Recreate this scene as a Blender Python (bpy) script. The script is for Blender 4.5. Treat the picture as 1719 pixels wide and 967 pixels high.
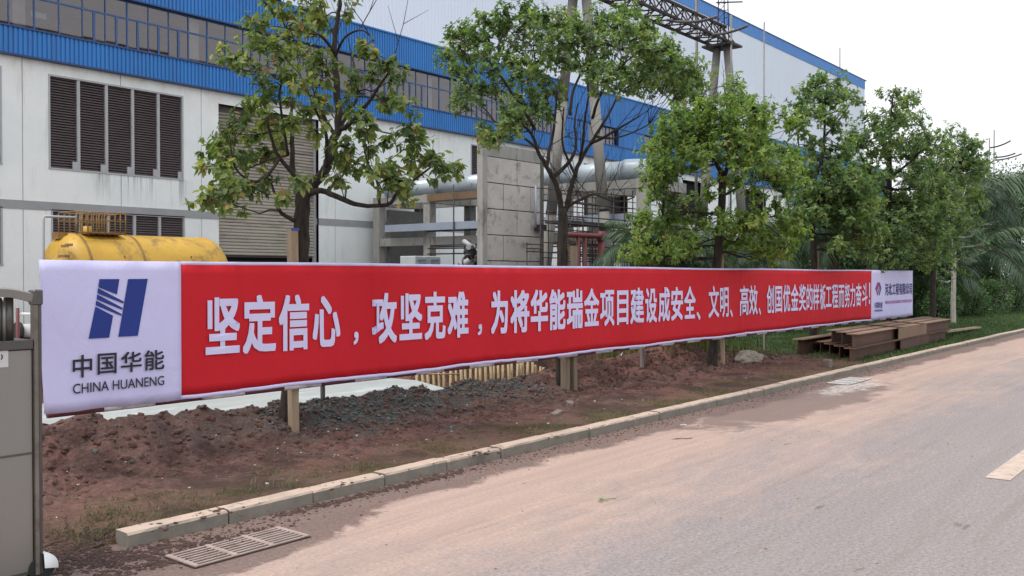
import bpy, math, random
import numpy as np
from mathutils import Vector, noise
random.seed(7); rng = np.random.default_rng(7)
SC = bpy.context.scene
COL = SC.collection
for o in list(bpy.data.objects): bpy.data.objects.remove(o)

# ------------------------------------------------------------------ camera, sky, sun, exposure
F, CX, CY, H = 1550.0, 859.5, 483.5, 1.6
PITCH = math.atan(21.5 / F)
YAW = math.atan2(1550, 1260)            # angle between the banner direction (+X) and the right-hand axis
fw = Vector((math.sin(YAW) * math.cos(PITCH), math.cos(YAW) * math.cos(PITCH), -math.sin(PITCH)))
rt = Vector((math.cos(YAW), -math.sin(YAW), 0))
up = rt.cross(fw)
cam = bpy.data.cameras.new('camera'); cam.sensor_width = 36; cam.lens = 36 * F / 1719
cam.clip_end = 5000; cam.clip_start = 0.05
camo = bpy.data.objects.new('camera', cam); COL.objects.link(camo); SC.camera = camo
from mathutils import Matrix
R = Matrix((rt, up, -fw)).transposed()
camo.matrix_world = Matrix.Translation((0, 0, H)) @ R.to_4x4()

SUN_EL, SUN_AZ = math.radians(66), math.radians(285)   # azimuth clockwise from +Y
w = bpy.data.worlds.new('World'); SC.world = w; w.use_nodes = True
wn = w.node_tree; wn.nodes.clear()
out = wn.nodes.new('ShaderNodeOutputWorld'); bg = wn.nodes.new('ShaderNodeBackground')
sky = wn.nodes.new('ShaderNodeTexSky'); sky.sky_type = 'NISHITA'; sky.sun_disc = False
sky.sun_elevation = SUN_EL; sky.sun_rotation = SUN_AZ; sky.air_density = 1.2; sky.dust_density = 4; sky.ozone_density = 1
hs = wn.nodes.new('ShaderNodeHueSaturation'); hs.inputs['Saturation'].default_value = 0.35
mx = wn.nodes.new('ShaderNodeMix'); mx.data_type = 'RGBA'; mx.inputs[0].default_value = 0.72
mx.inputs[7].default_value = (9.0, 9.25, 9.7, 1)       # even overcast cloud layer
wn.links.new(sky.outputs[0], hs.inputs['Color']); wn.links.new(hs.outputs[0], mx.inputs[6])
wn.links.new(mx.outputs[2], bg.inputs[0]); bg.inputs[1].default_value = 0.12
wn.links.new(bg.outputs[0], out.inputs[0])
sl = bpy.data.lights.new('sun', 'SUN'); sl.energy = 1.5; sl.angle = math.radians(14); sl.color = (1, .95, .88)
so = bpy.data.objects.new('sun', sl); COL.objects.link(so)
sd = Vector((math.sin(SUN_AZ) * math.cos(SUN_EL), math.cos(SUN_AZ) * math.cos(SUN_EL), math.sin(SUN_EL)))
so.rotation_euler = sd.to_track_quat('Z', 'Y').to_euler(); so.location = (0, 0, 30)
SC.view_settings.view_transform = 'Standard'; SC.view_settings.look = 'None'
SC.view_settings.gamma = 1; SC.view_settings.exposure = 0.38
SC.render.engine = 'CYCLES'
SC.cycles.max_bounces = 6; SC.cycles.transparent_max_bounces = 12

# ------------------------------------------------------------------ helpers
def ray(px, py): return fw + rt * ((px - CX) / F) + up * ((CY - py) / F)
def atY(px, py, Y):
    r = ray(px, py); t = Y / r.y; return Vector((r.x * t, Y, H + r.z * t))
def atX(px, py, X):
    r = ray(px, py); t = X / r.x; return Vector((X, r.y * t, H + r.z * t))
def atZ(px, py, h=0.0):
    r = ray(px, py); t = (h - H) / r.z; return Vector((r.x * t, r.y * t, h))
def atD(px, py, d): return Vector((0, 0, H)) + ray(px, py) * d
def XY(px, Y, py=462): return atY(px, py, Y).x
def smooth(a, b, x):
    t = max(0., min(1., (x - a) / (b - a))); return t * t * (3 - 2 * t)
def fbm(x, y, z=0., o=4, s=1.):
    v, a = 0., 1.
    for i in range(o):
        v += a * noise.noise(Vector((x * s, y * s, z + i * 7.3))); a *= .5; s *= 2.1
    return v

ROOTLOC = {}
def tag(o, label=None, cat=None, group=None, kind=None):
    if label: o['label'] = label
    if cat: o['category'] = cat
    if group: o['group'] = group
    if kind: o['kind'] = kind
    return o
def thing(name, loc, label=None, cat=None, group=None, kind=None):
    o = bpy.data.objects.new(name, None); o.empty_display_size = .1
    COL.objects.link(o); o.location = loc; ROOTLOC[o.name] = Vector(loc)
    return tag(o, label, cat, group, kind)
def place(name, me, parent=None, loc=(0, 0, 0), rot=(0, 0, 0), scale=(1, 1, 1)):
    o = bpy.data.objects.new(name, me); COL.objects.link(o)
    if parent: o.parent = parent
    o.location = loc; o.rotation_euler = rot; o.scale = scale
    ROOTLOC[o.name] = ROOTLOC[parent.name] if parent else Vector((0, 0, 0))
    return o
def copy_tree(o, parent=None, loc=None):
    c = o.copy(); COL.objects.link(c)
    if parent: c.parent = parent
    if loc is not None: c.location = loc
    for ch in o.children: copy_tree(ch, c)
    return c

class MB:
    def __init__(s): s.v = []; s.f = []; s.sm = []
    def add(s, vs, fs, sm=False):
        b = len(s.v); s.v += [tuple(v) for v in vs]; s.f += [tuple(b + i for i in f) for f in fs]; s.sm += [sm] * len(fs); return s
    def box(s, lo, hi, bev=0.0):
        x0, y0, z0 = lo; x1, y1, z1 = hi
        if bev <= 0:
            return s.add([(x0, y0, z0), (x1, y0, z0), (x1, y1, z0), (x0, y1, z0), (x0, y0, z1), (x1, y0, z1), (x1, y1, z1), (x0, y1, z1)],
                  [(0, 3, 2, 1), (4, 5, 6, 7), (0, 1, 5, 4), (1, 2, 6, 5), (2, 3, 7, 6), (3, 0, 4, 7)])
        b = bev; vs = []
        for (z, i) in ((z0, b), (z0 + b, 0), (z1 - b, 0), (z1, b)):
            vs += [(x0 + i + (b if not i else 0), y0 + i, z), (x1 - i - (b if not i else 0), y0 + i, z), (x1 - i, y0 + i + (b if not i else 0), z), (x1 - i, y1 - i - (b if not i else 0), z),
                   (x1 - i - (b if not i else 0), y1 - i, z), (x0 + i + (b if not i else 0), y1 - i, z), (x0 + i, y1 - i - (b if not i else 0), z), (x0 + i, y0 + i + (b if not i else 0), z)]
        fs = [tuple(range(7, -1, -1)), tuple(range(24, 32))]
        for k in range(3):
            for j in range(8):
                a, c = k * 8 + j, k * 8 + (j + 1) % 8; fs.append((a, c, c + 8, a + 8))
        return s.add(vs, fs)
    def obox(s, c, ax, ay, az):
        c, ax, ay, az = map(Vector, (c, ax, ay, az)); vs = []
        for k in (-1, 1):
            for (i, j) in ((-1, -1), (1, -1), (1, 1), (-1, 1)): vs.append(c + ax * i + ay * j + az * k)
        return s.add(vs, [(0, 3, 2, 1), (4, 5, 6, 7), (0, 1, 5, 4), (1, 2, 6, 5), (2, 3, 7, 6), (3, 0, 4, 7)])
    def tube(s, path, rad, n=6, caps=True, sm=True):
        path = [Vector(p) for p in path]
        if not hasattr(rad, '__len__'): rad = [rad] * len(path)
        vs, fs = [], []; prev = None
        for i, p in enumerate(path):
            t = (path[min(i + 1, len(path) - 1)] - path[max(i - 1, 0)])
            t = t.normalized() if t.length > 1e-9 else Vector((0, 0, 1))
            if prev is None:
                a = t.cross(Vector((0, 0, 1)) if abs(t.z) < .9 else Vector((1, 0, 0))).normalized()
            else:
                a = (prev - t * prev.dot(t)); a = a.normalized() if a.length > 1e-6 else t.orthogonal().normalized()
            prev = a; b = t.cross(a)
            for k in range(n):
                q = 2 * math.pi * k / n; vs.append(p + (a * math.cos(q) + b * math.sin(q)) * rad[i])
        for i in range(len(path) - 1):
            for k in range(n):
                u, v = i * n + k, i * n + (k + 1) % n; fs.append((u, v, v + n, u + n))
        s.add(vs, fs, sm)
        if caps:
            m = len(path) - 1; b0 = len(s.v) - len(vs)
            s.f += [tuple(b0 + k for k in range(n - 1, -1, -1)), tuple(b0 + m * n + k for k in range(n))]; s.sm += [False, False]
        return s
    def prism(s, pts, y0, y1):   # pts in (x,z)
        n = len(pts); vs = [(p[0], y0, p[1]) for p in pts] + [(p[0], y1, p[1]) for p in pts]
        return s.add(vs, [tuple(range(n)), tuple(range(2 * n - 1, n - 1, -1))] + [(i, i + n, (i + 1) % n + n, (i + 1) % n) for i in range(n)])
    def mesh(s, name, mat, origin=Vector((0, 0, 0))):
        me = bpy.data.meshes.new(name); o = origin
        me.from_pydata([(v[0] - o.x, v[1] - o.y, v[2] - o.z) for v in s.v], [], s.f)
        me.polygons.foreach_set('use_smooth', s.sm); me.materials.append(mat); me.update(); return me
    def build(s, name, mat, parent=None):
        org = ROOTLOC[parent.name] if parent else Vector((0, 0, 0))
        return place(name, s.mesh(name, mat, org), parent)
    def top(s, name, mat, loc, label, cat, group=None):
        o = place(name, s.mesh(name, mat, Vector(loc))); o.location = loc; ROOTLOC[o.name] = Vector(loc)
        return tag(o, label, cat, group)

def rects_minus(r, holes):
    xs = sorted({r[0], r[1], *[max(r[0], min(r[1], h[i])) for h in holes for i in (0, 1)]})
    zs = sorted({r[2], r[3], *[max(r[2], min(r[3], h[i])) for h in holes for i in (2, 3)]})
    res = []
    for a, b in zip(xs, xs[1:]):
        for c, d in zip(zs, zs[1:]):
            mxx, mz = (a + b) / 2, (c + d) / 2
            if b - a > 1e-4 and d - c > 1e-4 and not any(h[0] < mxx < h[1] and h[2] < mz < h[3] for h in holes): res.append((a, b, c, d))
    return res

# ------------------------------------------------------------------ materials
class N:
    def __init__(s, name):
        s.m = bpy.data.materials.new(name); s.m.use_nodes = True; s.t = s.m.node_tree; s.b = s.t.nodes['Principled BSDF']
        s.geo = s.t.nodes.new('ShaderNodeNewGeometry')
    def n(s, typ, **k):
        x = s.t.nodes.new(typ)
        for a, b in k.items(): setattr(x, a, b)
        return x
    def l(s, a, b): s.t.links.new(a, b)
    def pos(s, scale=(1, 1, 1), rot=0):
        m = s.n('ShaderNodeMapping'); m.inputs['Scale'].default_value = scale; m.inputs['Rotation'].default_value = (0, 0, rot)
        s.l(s.geo.outputs['Position'], m.inputs[0]); return m.outputs[0]
    def noise(s, scale, detail=5, rough=.6, vec=None, dist=0):
        x = s.n('ShaderNodeTexNoise'); x.inputs['Scale'].default_value = scale; x.inputs['Detail'].default_value = detail
        x.inputs['Roughness'].default_value = rough; x.inputs['Distortion'].default_value = dist
        s.l(vec if vec is not None else s.geo.outputs['Position'], x.inputs['Vector']); return x.outputs['Fac']
    def ramp(s, fac, stops):
        r = s.n('ShaderNodeValToRGB'); e = r.color_ramp.elements
        while len(e) < len(stops): e.new(.5)
        for i, (p, c) in enumerate(stops):
            e[i].position = p; e[i].color = (c, c, c, 1) if not hasattr(c, '__len__') else (*c, 1)
        s.l(fac, r.inputs[0]); return r.outputs[0]
    def mix(s, fac, a, b, mode='MIX'):
        x = s.n('ShaderNodeMix'); x.data_type = 'RGBA'; x.blend_type = mode
        for i, v in ((0, fac), (6, a), (7, b)):
            if isinstance(v, (int, float)): x.inputs[i].default_value = v
            elif isinstance(v, tuple): x.inputs[i].default_value = (*v, 1)
            else: s.l(v, x.inputs[i])
        return x.outputs[2]
    def math(s, op, a, b=0.0, clamp=False):
        x = s.n('ShaderNodeMath'); x.operation = op; x.use_clamp = clamp
        for i, v in ((0, a), (1, b)):
            if isinstance(v, (int, float)): x.inputs[i].default_value = v
            else: s.l(v, x.inputs[i])
        return x.outputs[0]
    def xyz(s):
        x = s.n('ShaderNodeSeparateXYZ'); s.l(s.geo.outputs['Position'], x.inputs[0]); return x.outputs
    def color(s, c):
        if isinstance(c, tuple): s.b.inputs['Base Color'].default_value = (*c, 1)
        else: s.l(c, s.b.inputs['Base Color'])
    def rough(s, r):
        if isinstance(r, (int, float)): s.b.inputs['Roughness'].default_value = r
        else: s.l(r, s.b.inputs['Roughness'])
    def bump(s, h, strength=.3, dist=.01):
        x = s.n('ShaderNodeBump'); x.inputs['Strength'].default_value = strength; x.inputs['Distance'].default_value = dist
        s.l(h, x.inputs['Height']); s.l(x.outputs[0], s.b.inputs['Normal'])

def M(name, base, rough=.8, var=.2, scale=3., bump=.0, bscale=60., metal=0., dirt=None, stretch=(1, 1, 1), spec=None):
    """surface with large and small colour variation, optional dirt=(colour, amount, scale)"""
    q = N(name); v = q.pos(stretch)
    lo = tuple(c * (1 - var) for c in base); hi = tuple(min(1, c * (1 + var)) for c in base)
    c = q.mix(q.ramp(q.noise(scale, 6, .65, v), [(.3, 0.), (.7, 1.)]), lo, hi)
    if dirt:
        c = q.mix(q.ramp(q.noise(dirt[2], 7, .7, v, .3), [(max(0, .62 - dirt[1] * .3), 0.), (min(1, .82 - dirt[1] * .3), 1.)]), c, dirt[0])
    q.color(c); q.rough(rough); q.b.inputs['Metallic'].default_value = metal
    if spec is not None: q.b.inputs['Specular IOR Level'].default_value = spec
    if bump: q.bump(q.noise(bscale, 4, .6, v), bump, .01)
    return q.m

m_asphalt = N('road_asphalt_dusty')
q = m_asphalt; px_, py_, pz_ = q.xyz()
big = q.noise(.55, 6, .62, q.pos((.5, 1.2, 1)), .4); med = q.noise(2.6, 7, .7, q.pos((.7, 1.3, 1)), .6); fine = q.noise(38, 5, .75); grit = q.noise(190, 2, .6)
asph = q.mix(q.ramp(fine, [(.32, 0.), (.68, 1.)]), (.165, .145, .143), (.385, .335, .33))
strk = q.noise(3.2, 5, .6, q.pos((.12, 2.2, 1)), .2)
asph = q.mix(q.math('MULTIPLY', q.ramp(strk, [(.42, 0.), (.62, 1.)]), .22), asph, (.20, .165, .155))
asph = q.mix(q.ramp(grit, [(.60, 0.), (.72, 1.)]), asph, (.50, .45, .44))
asph = q.mix(q.ramp(grit, [(.30, 1.), (.40, 0.)]), asph, (.07, .06, .06))
dust = q.mix(q.ramp(fine, [(.3, 0.), (.7, 1.)]), (.38, .26, .215), (.55, .40, .33))
# dust lies thicker towards the kerb (y from 2 to 5)
near = q.math('MULTIPLY_ADD', py_, .26); near.node.inputs[2].default_value = -.62
dm = q.math('ADD', q.math('MULTIPLY', big, .9), q.math('MULTIPLY', med, .7)); dm = q.math('ADD', dm, near)
dm = q.math('SUBTRACT', q.math('ADD', dm, q.math('MULTIPLY', q.math('SUBTRACT', q.noise(9, 7, .75), .5), .35)), .57)
dust = q.mix(q.math('MULTIPLY', q.ramp(strk, [(.40, 0.), (.60, 1.)]), .4), dust, (.33, .235, .20))
c = q.mix(q.ramp(dm, [(.26, 0.), (.70, .9)]), asph, dust)
def ell(cx, cy, rx, ry, wob=.5, sc=1.2):
    dx = q.math('MULTIPLY', q.math('SUBTRACT', px_, cx), 1 / rx); dy = q.math('MULTIPLY', q.math('SUBTRACT', py_, cy), 1 / ry)
    d = q.math('ADD', q.math('POWER', q.math('ABSOLUTE', dx), 2.), q.math('POWER', q.math('ABSOLUTE', dy), 2.))
    return q.math('ADD', d, q.math('MULTIPLY', q.math('SUBTRACT', q.noise(sc, 6, .7, None, .5), .5), wob * 4))
# wet red-brown mud hugging the kerb
nearm = q.math('MULTIPLY_ADD', py_, 1.7); nearm.node.inputs[2].default_value = -8.05
nearm = q.math('ADD', nearm, q.math('MULTIPLY', q.ramp(ell(2.9, 4.7, 1.6, .75, .3, 2.), [(.3, 1.), (1.1, 0.)]), .75))
mm = q.math('ADD', nearm, q.math('MULTIPLY', q.noise(1.1, 7, .7, None, .5), 1.35)); mm2 = q.ramp(mm, [(.64, 0.), (.82, 1.)])
mud = q.mix(q.ramp(fine, [(.35, 0.), (.65, 1.)]), (.085, .054, .047), (.20, .135, .117))
c = q.mix(q.math('MULTIPLY', mm2, .88), c, mud)
# damp patch further along
wet = q.ramp(ell(11.4, 4.5, 2.9, .6, .65, 2.2), [(.7, 1.), (1.0, 0.)])
c = q.mix(q.math('MULTIPLY', wet, .74), c, (.15, .105, .095))
pl = q.math('MULTIPLY', q.ramp(ell(13.2, 4.55, 1.2, .28, 1.1, 4.), [(.3, 1.), (1., 0.)]), q.ramp(q.noise(14, 5, .8), [(.4, 0.), (.55, 1.)]))
c = q.mix(q.math('MULTIPLY', pl, .8), c, (.60, .56, .54))
spots = q.ramp(q.noise(2.3, 4, .55, q.pos((.8, 1.9, 1))), [(.70, 0.), (.715, 1.)])
c = q.mix(q.math('MULTIPLY', spots, .6), c, (.13, .095, .085))
tyre = q.noise(2.6, 4, .55, q.pos((.05, 3.4, 1)), .15)
c = q.mix(q.math('MULTIPLY', q.math('MULTIPLY', q.ramp(tyre, [(.52, 0.), (.62, 1.)]), q.ramp(q.noise(1.3, 5, .7), [(.42, 0.), (.6, 1.)])), .32), c, (.22, .165, .145))
ch = q.ramp(q.noise(26, 6, .85), [(.62, 0.), (.68, 1.)]); c = q.mix(q.math('MULTIPLY', ch, .35), c, (.19, .14, .12))
q.color(c); q.rough(q.ramp(wet, [(0., .88), (1., .62)])); q.bump(q.math('ADD', q.math('MULTIPLY', grit, .6), q.math('MULTIPLY', fine, 1.)), .45, .012)
m_asphalt = q.m

q = N('red_soil'); px_, py_, pz_ = q.xyz()
fine = q.noise(26, 6, .75); med = q.noise(2.2, 7, .72, None, .6); big = q.noise(.6, 4, .6)
soil = q.mix(q.ramp(fine, [(.3, 0.), (.7, 1.)]), (.050, .023, .018), (.21, .100, .078))
soil = q.mix(q.ramp(med, [(.38, 0.), (.66, 1.)]), soil, q.mix(q.ramp(fine, [(.35, 0.), (.65, 1.)]), (.22, .095, .074), (.42, .225, .18)))
dk = q.ramp(q.math('ADD', q.math('MULTIPLY', med, .6), q.math('MULTIPLY', big, .6)), [(.50, 1.), (.60, 0.)])
soil = q.mix(q.math('MULTIPLY', dk, .6), soil, (.04, .024, .02))
# dark crushed stone heaped along the crest of the bank (x 3.5 to 9.5), a heap of its own
gx = q.ramp(q.math('MULTIPLY', px_, .05), [(.15, 0.), (.24, .55), (.30, 1.), (.44, 1.), (.50, 0.)])
gz = q.math('ADD', q.math('MULTIPLY', pz_, 3.2), q.math('MULTIPLY', q.math('SUBTRACT', med, .5), 2.4))
gm = q.math('MULTIPLY', gx, q.ramp(gz, [(.34, 0.), (.62, 1.)]))
soil = q.mix(gm, soil, q.mix(q.ramp(q.noise(60, 4, .8), [(.35, 0.), (.68, 1.)]), (.025, .027, .026), (.16, .165, .155)))
# thin grassy film along the kerb
gy = q.ramp(q.math('ADD', q.math('MULTIPLY_ADD', py_, -1.3), q.math('MULTIPLY', med, 1.8)), [(0., 0.), (1., 1.)])
gy.node.inputs[0].links[0].from_node.inputs[0].links[0].from_node.inputs[2].default_value = 7.1
soil = q.mix(q.math('MULTIPLY', gy, .38), soil, (.125, .105, .04))
# lawn to the right
la = q.ramp(q.math('ADD', q.math('MULTIPLY', px_, .05), q.math('MULTIPLY', q.math('SUBTRACT', med, .5), .5)), [(.80, 0.), (.92, 1.)])
gr = q.mix(q.ramp(q.noise(9, 5, .8), [(.3, 0.), (.7, 1.)]), (.03, .055, .016), (.075, .13, .035))
soil = q.mix(la, soil, gr)
# far yard: grey-brown hardstanding
fy = q.ramp(q.math('MULTIPLY', py_, .05), [(.60, 0.), (.70, 1.)])
soil = q.mix(q.math('MULTIPLY', fy, .7), soil, (.16, .135, .12))
q.color(soil); q.rough(.95); q.bump(q.math('ADD', q.math('MULTIPLY', q.noise(14, 6, .8), 1.6), q.math('MULTIPLY', q.noise(90, 3, .7), .6)), 1., .04)
m_soil = q.m

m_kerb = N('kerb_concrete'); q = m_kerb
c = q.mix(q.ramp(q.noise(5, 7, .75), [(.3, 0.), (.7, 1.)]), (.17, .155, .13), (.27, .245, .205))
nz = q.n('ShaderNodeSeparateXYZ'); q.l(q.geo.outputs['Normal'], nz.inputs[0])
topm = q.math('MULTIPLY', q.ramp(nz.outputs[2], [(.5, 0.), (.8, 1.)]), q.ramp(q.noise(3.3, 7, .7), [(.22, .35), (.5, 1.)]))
c = q.mix(q.math('MULTIPLY', topm, .8), c, (.60, .455, .365))       # top faces painted paler: dust plus light from above put into the colour
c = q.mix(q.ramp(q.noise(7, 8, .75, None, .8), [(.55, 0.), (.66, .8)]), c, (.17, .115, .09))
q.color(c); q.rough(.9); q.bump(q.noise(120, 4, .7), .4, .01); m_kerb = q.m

m_white = N('banner_white_cloth'); q = m_white
q.color(q.mix(q.noise(1.4, 3, .5), (.60, .58, .88), (.68, .66, .93))); q.rough(.75); q.b.inputs['Specular IOR Level'].default_value = .2
q.bump(q.noise(4.5, 4, .55, q.pos((1, 1, .6)), .8), .28, .05); m_white = q.m
m_red = N('banner_red_cloth'); q = m_red
q.color(q.mix(q.noise(1.1, 3, .5), (.52, .012, .022), (.64, .022, .034))); q.rough(.72); q.b.inputs['Specular IOR Level'].default_value = .2
q.bump(q.noise(3.6, 4, .55, q.pos((1, 1, .35)), .6), .25, .05); m_red = q.m
m_print_w = M('print_white', (.68, .65, .92), .75, .03, 2)
m_print_k = M('print_black', (.02, .018, .03), .7, .1, 2)
m_print_b = M('print_blue', (.012, .035, .25), .7, .1, 2)
m_print_db = M('print_dark_blue', (.04, .04, .19), .7, .1, 2)
m_print_mag = M('print_magenta', (.33, .03, .16), .7, .1, 2)
m_print_pale = M('print_pale_red', (.42, .20, .42), .7, .1, 2)

# white factory wall with drips below the louvres
q = N('white_wall_panel'); px_, py_, pz_ = q.xyz()
c = q.mix(q.ramp(q.noise(.55, 6, .65), [(.3, 0.), (.7, 1.)]), (.76, .815, .82), (.90, .91, .90))
c = q.mix(q.math('MULTIPLY', q.ramp(q.noise(2.0, 7, .7, q.pos((1.2, 1, .18)), .3), [(.56, 0.), (.74, 1.)]), .35), c, (.34, .35, .33))
dr = q.ramp(q.noise(1., 4, .7, q.pos((3.2, 1, .12))), [(.55, 0.), (.70, 1.)])
zb = q.math('MULTIPLY', q.ramp(q.math('MULTIPLY', pz_, .1), [(.38, 0.), (.475, 1.), (.482, 0.)]), q.ramp(q.math('MULTIPLY', px_, .05), [(.6, 0.), (.62, 1.), (.85, 1.), (.87, 0.)]))
c = q.mix(q.math('MULTIPLY', q.math('MULTIPLY', dr, zb), .85), c, (.10, .095, .085))
zt = q.ramp(q.math('MULTIPLY', pz_, .1), [(.70, 0.), (.80, 1.)])
c = q.mix(q.math('MULTIPLY', q.math('MULTIPLY', q.ramp(q.noise(1.6, 6, .7, q.pos((1, 1, .5))), [(.45, 0.), (.62, 1.)]), zt), .35), c, (.52, .42, .33))
q.color(c); q.rough(.85); q.bump(q.noise(30, 3, .6), .1, .01); m_wall = q.m
m_band = M('grey_band', (.33, .335, .35), .8, .12, 1.5)
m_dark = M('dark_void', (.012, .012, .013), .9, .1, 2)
m_blue = M('blue_cladding', (.028, .20, .56), .5, .10, .8, dirt=((.05, .13, .38), .25, 2.5), stretch=(1, 1, .15))
m_bluedk = M('blue_flashing', (.02, .06, .19), .5, .1, 2)
m_bframe = M('blue_window_frame', (.04, .10, .27), .45, .12, 2)
m_hall = M('white_hall_cladding', (.70, .75, .86), .6, .03, .1)
m_hallblue = M('hall_blue_band', (.06, .23, .60), .5, .06, .3)
m_louv = M('louvre_slat', (.125, .100, .102), .6, .15, 3)
m_lframe = M('louvre_frame', (.42, .43, .45), .6, .08, 3)
m_shut = M('roller_shutter', (.37, .33, .285), .5, .12, 1.2, dirt=((.17, .14, .11), .45, 2.), stretch=(.35, 1, 2.5))
m_shut2 = M('roller_shutter_lower', (.44, .41, .35), .5, .12, 1.2, dirt=((.22, .19, .15), .35, 2.), stretch=(.35, 1, 2.5))
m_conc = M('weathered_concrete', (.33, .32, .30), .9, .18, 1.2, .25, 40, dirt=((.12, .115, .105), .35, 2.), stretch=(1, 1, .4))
m_conc_dk = M('dark_concrete', (.13, .13, .125), .9, .25, 1.5, .2, 40)  # darker concrete for the rear rack columns, infill wall and edge strip
m_slab = M('precast_slab', (.52, .485, .455), .9, .14, 1.1, .2, 40, dirt=((.17, .165, .155), .3, 2.5))
m_pole = M('spun_concrete_pole', (.235, .225, .205), .85, .12, 2, .1, 40)
m_steelgrey = M('galvanised_steel', (.20, .19, .19), .5, .2, 4, metal=.4)
m_trussm = M('rusted_truss_steel', (.036, .026, .030), .85, .2, 4)
m_pipe = M('insulated_pipe_sheet', (.42, .48, .52), .38, .12, 1.0, .08, 14, metal=.35, dirt=((.20, .20, .20), .25, 2.))
m_yellow = M('yellow_tank_paint', (.53, .315, .035), .5, .14, 1.2, .08, 30, dirt=((.20, .115, .045), .42, 2.2))
m_rust = M('rusty_yellow_rail', (.26, .15, .05), .7, .3, 9)
m_tray = M('cable_tray_sheet', (.36, .41, .50), .5, .1, 2, metal=.2)
m_redpipe = M('red_oxide_pipe', (.13, .026, .027), .5, .2, 4)
m_blackst = M('blackened_steel', (.035, .03, .032), .6, .3, 5)
m_post = M('timber_post', (.20, .155, .11), .85, .22, 5, .5, 60, dirt=((.13, .095, .07), .35, 4.), stretch=(4, 4, .5))
m_ply = M('timber_new', (.33, .245, .165), .85, .2, 4, .2, 60, stretch=(4, 4, .6))
m_bluecap = M('blue_tape', (.03, .08, .35), .5, .1, 4)
m_stick = M('bamboo_stake', (.46, .37, .21), .75, .25, 7, .3, 50, dirt=((.20, .14, .09), .35, 9.), stretch=(3, 3, .6))
m_poleW = M('barrier_pole_white', (.55, .52, .53), .6, .15, 5, dirt=((.25, .2, .18), .4, 8.))
m_poleR = M('barrier_pole_maroon', (.11, .025, .035), .6, .2, 5)
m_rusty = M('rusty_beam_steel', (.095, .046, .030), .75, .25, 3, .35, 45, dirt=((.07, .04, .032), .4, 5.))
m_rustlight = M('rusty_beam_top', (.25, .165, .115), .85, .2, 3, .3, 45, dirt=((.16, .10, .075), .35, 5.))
m_plate = M('brown_cover_plate', (.19, .12, .072), .75, .12, 3, .2, 45)
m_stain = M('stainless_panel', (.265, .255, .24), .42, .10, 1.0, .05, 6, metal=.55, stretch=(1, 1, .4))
m_staind = M('stainless_dark', (.11, .105, .10), .4, .2, 3, metal=.6)  # darker steel tone for the gate rim, seams, cap and balusters
m_stainpost = M('stainless_post_soiled', (.20, .18, .155), .45, .25, 5, metal=.5, dirt=((.10, .07, .045), .3, 8.))
m_sticker = M('white_sticker', (.55, .55, .55), .6, .05, 3)
m_plastic = M('white_plastic', (.78, .80, .80), .35, .03, 3)
m_rubber = M('black_rubber', (.018, .018, .018), .7, .2, 5)
m_stone = M('grey_stone', (.27, .235, .195), .9, .25, 6, .6, 40, dirt=((.11, .08, .06), .4, 7.))
m_gravel = M('crushed_stone', (.085, .09, .088), .9, .8, 30, .3, 80)
m_clod = M('soil_clod', (.085, .042, .033), .95, .35, 12, .5, 60)
m_mudlump = M('mud_lump', (.065, .038, .032), .95, .5, 14, .6, 60)
m_brick = M('grey_brick', (.20, .15, .135), .9, .2, 10, .4, 60)
m_padc = M('concrete_pad', (.36, .385, .375), .55, .12, .9, .15, 20, dirt=((.62, .66, .67), .3, 1.6), stretch=(.5, 2, 1))
m_paint = M('road_paint_worn', (.53, .42, .345), .85, .12, 5, .2, 80, dirt=((.33, .26, .23), .45, 14.))
m_iron = M('grate_iron', (.36, .28, .25), .8, .18, 8, .3, 60, dirt=((.22, .15, .12), .3, 9.))
m_grateW = M('grate_plastered', (.60, .57, .55), .85, .12, 8)
m_mudfill = M('mud_in_drain', (.03, .018, .015), .95, .3, 10, .5, 60)
m_ceram = M('insulator_glaze', (.11, .09, .10), .3, .1, 5)
m_cab = M('cabinet_paint', (.46, .50, .49), .55, .06, 3)

def bark(name, a, b, sc=18):
    q = N(name); n = q.noise(sc, 6, .7, q.pos((1, 1, .3)))
    q.color(q.mix(q.ramp(n, [(.35, 0.), (.65, 1.)]), a, b)); q.rough(.95); q.bump(n, .7, .02); return q.m
m_bark = bark('dark_bark', (.010, .008, .007), (.050, .038, .030))
m_barklit = bark('grey_bark', (.07, .055, .045), (.19, .15, .12))
m_limed = bark('limewashed_bark', (.33, .32, .28), (.55, .52, .46))
m_palmtrunk = bark('palm_trunk', (.03, .022, .016), (.11, .085, .06), 8)

def leafmat(name, cols, trans=.5):
    """cols: (position, colour) over the per-leaf 'tone' attribute"""
    q = N(name); a = q.n('ShaderNodeAttribute'); a.attribute_name = 'tone'
    c = q.ramp(a.outputs['Fac'], cols); q.color(c); q.rough(.5); q.b.inputs['Specular IOR Level'].default_value = .35
    tr = q.n('ShaderNodeBsdfTranslucent'); br = q.mix(1., c, (1.25, 1.35, .7), 'MULTIPLY'); q.l(br, tr.inputs[0])
    ms = q.n('ShaderNodeMixShader'); ms.inputs[0].default_value = trans
    q.l(q.b.outputs[0], ms.inputs[1]); q.l(tr.outputs[0], ms.inputs[2])
    q.l(ms.outputs[0], q.t.nodes['Material Output'].inputs[0]); return q.m
m_leaf1 = leafmat('magnolia_leaf', [(0., (0.057, 0.094, 0.036)), (.4, (0.137, 0.195, 0.066)), (.72, (0.273, 0.318, 0.108)), (.9, (0.433, 0.347, 0.132)), (1., (0.419, 0.201, 0.116))])
m_leaf2 = leafmat('camphor_leaf', [(0., (0.058, 0.112, 0.050)), (.45, (0.146, 0.231, 0.088)), (.8, (0.272, 0.362, 0.126)), (1., (0.428, 0.362, 0.156))])
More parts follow.
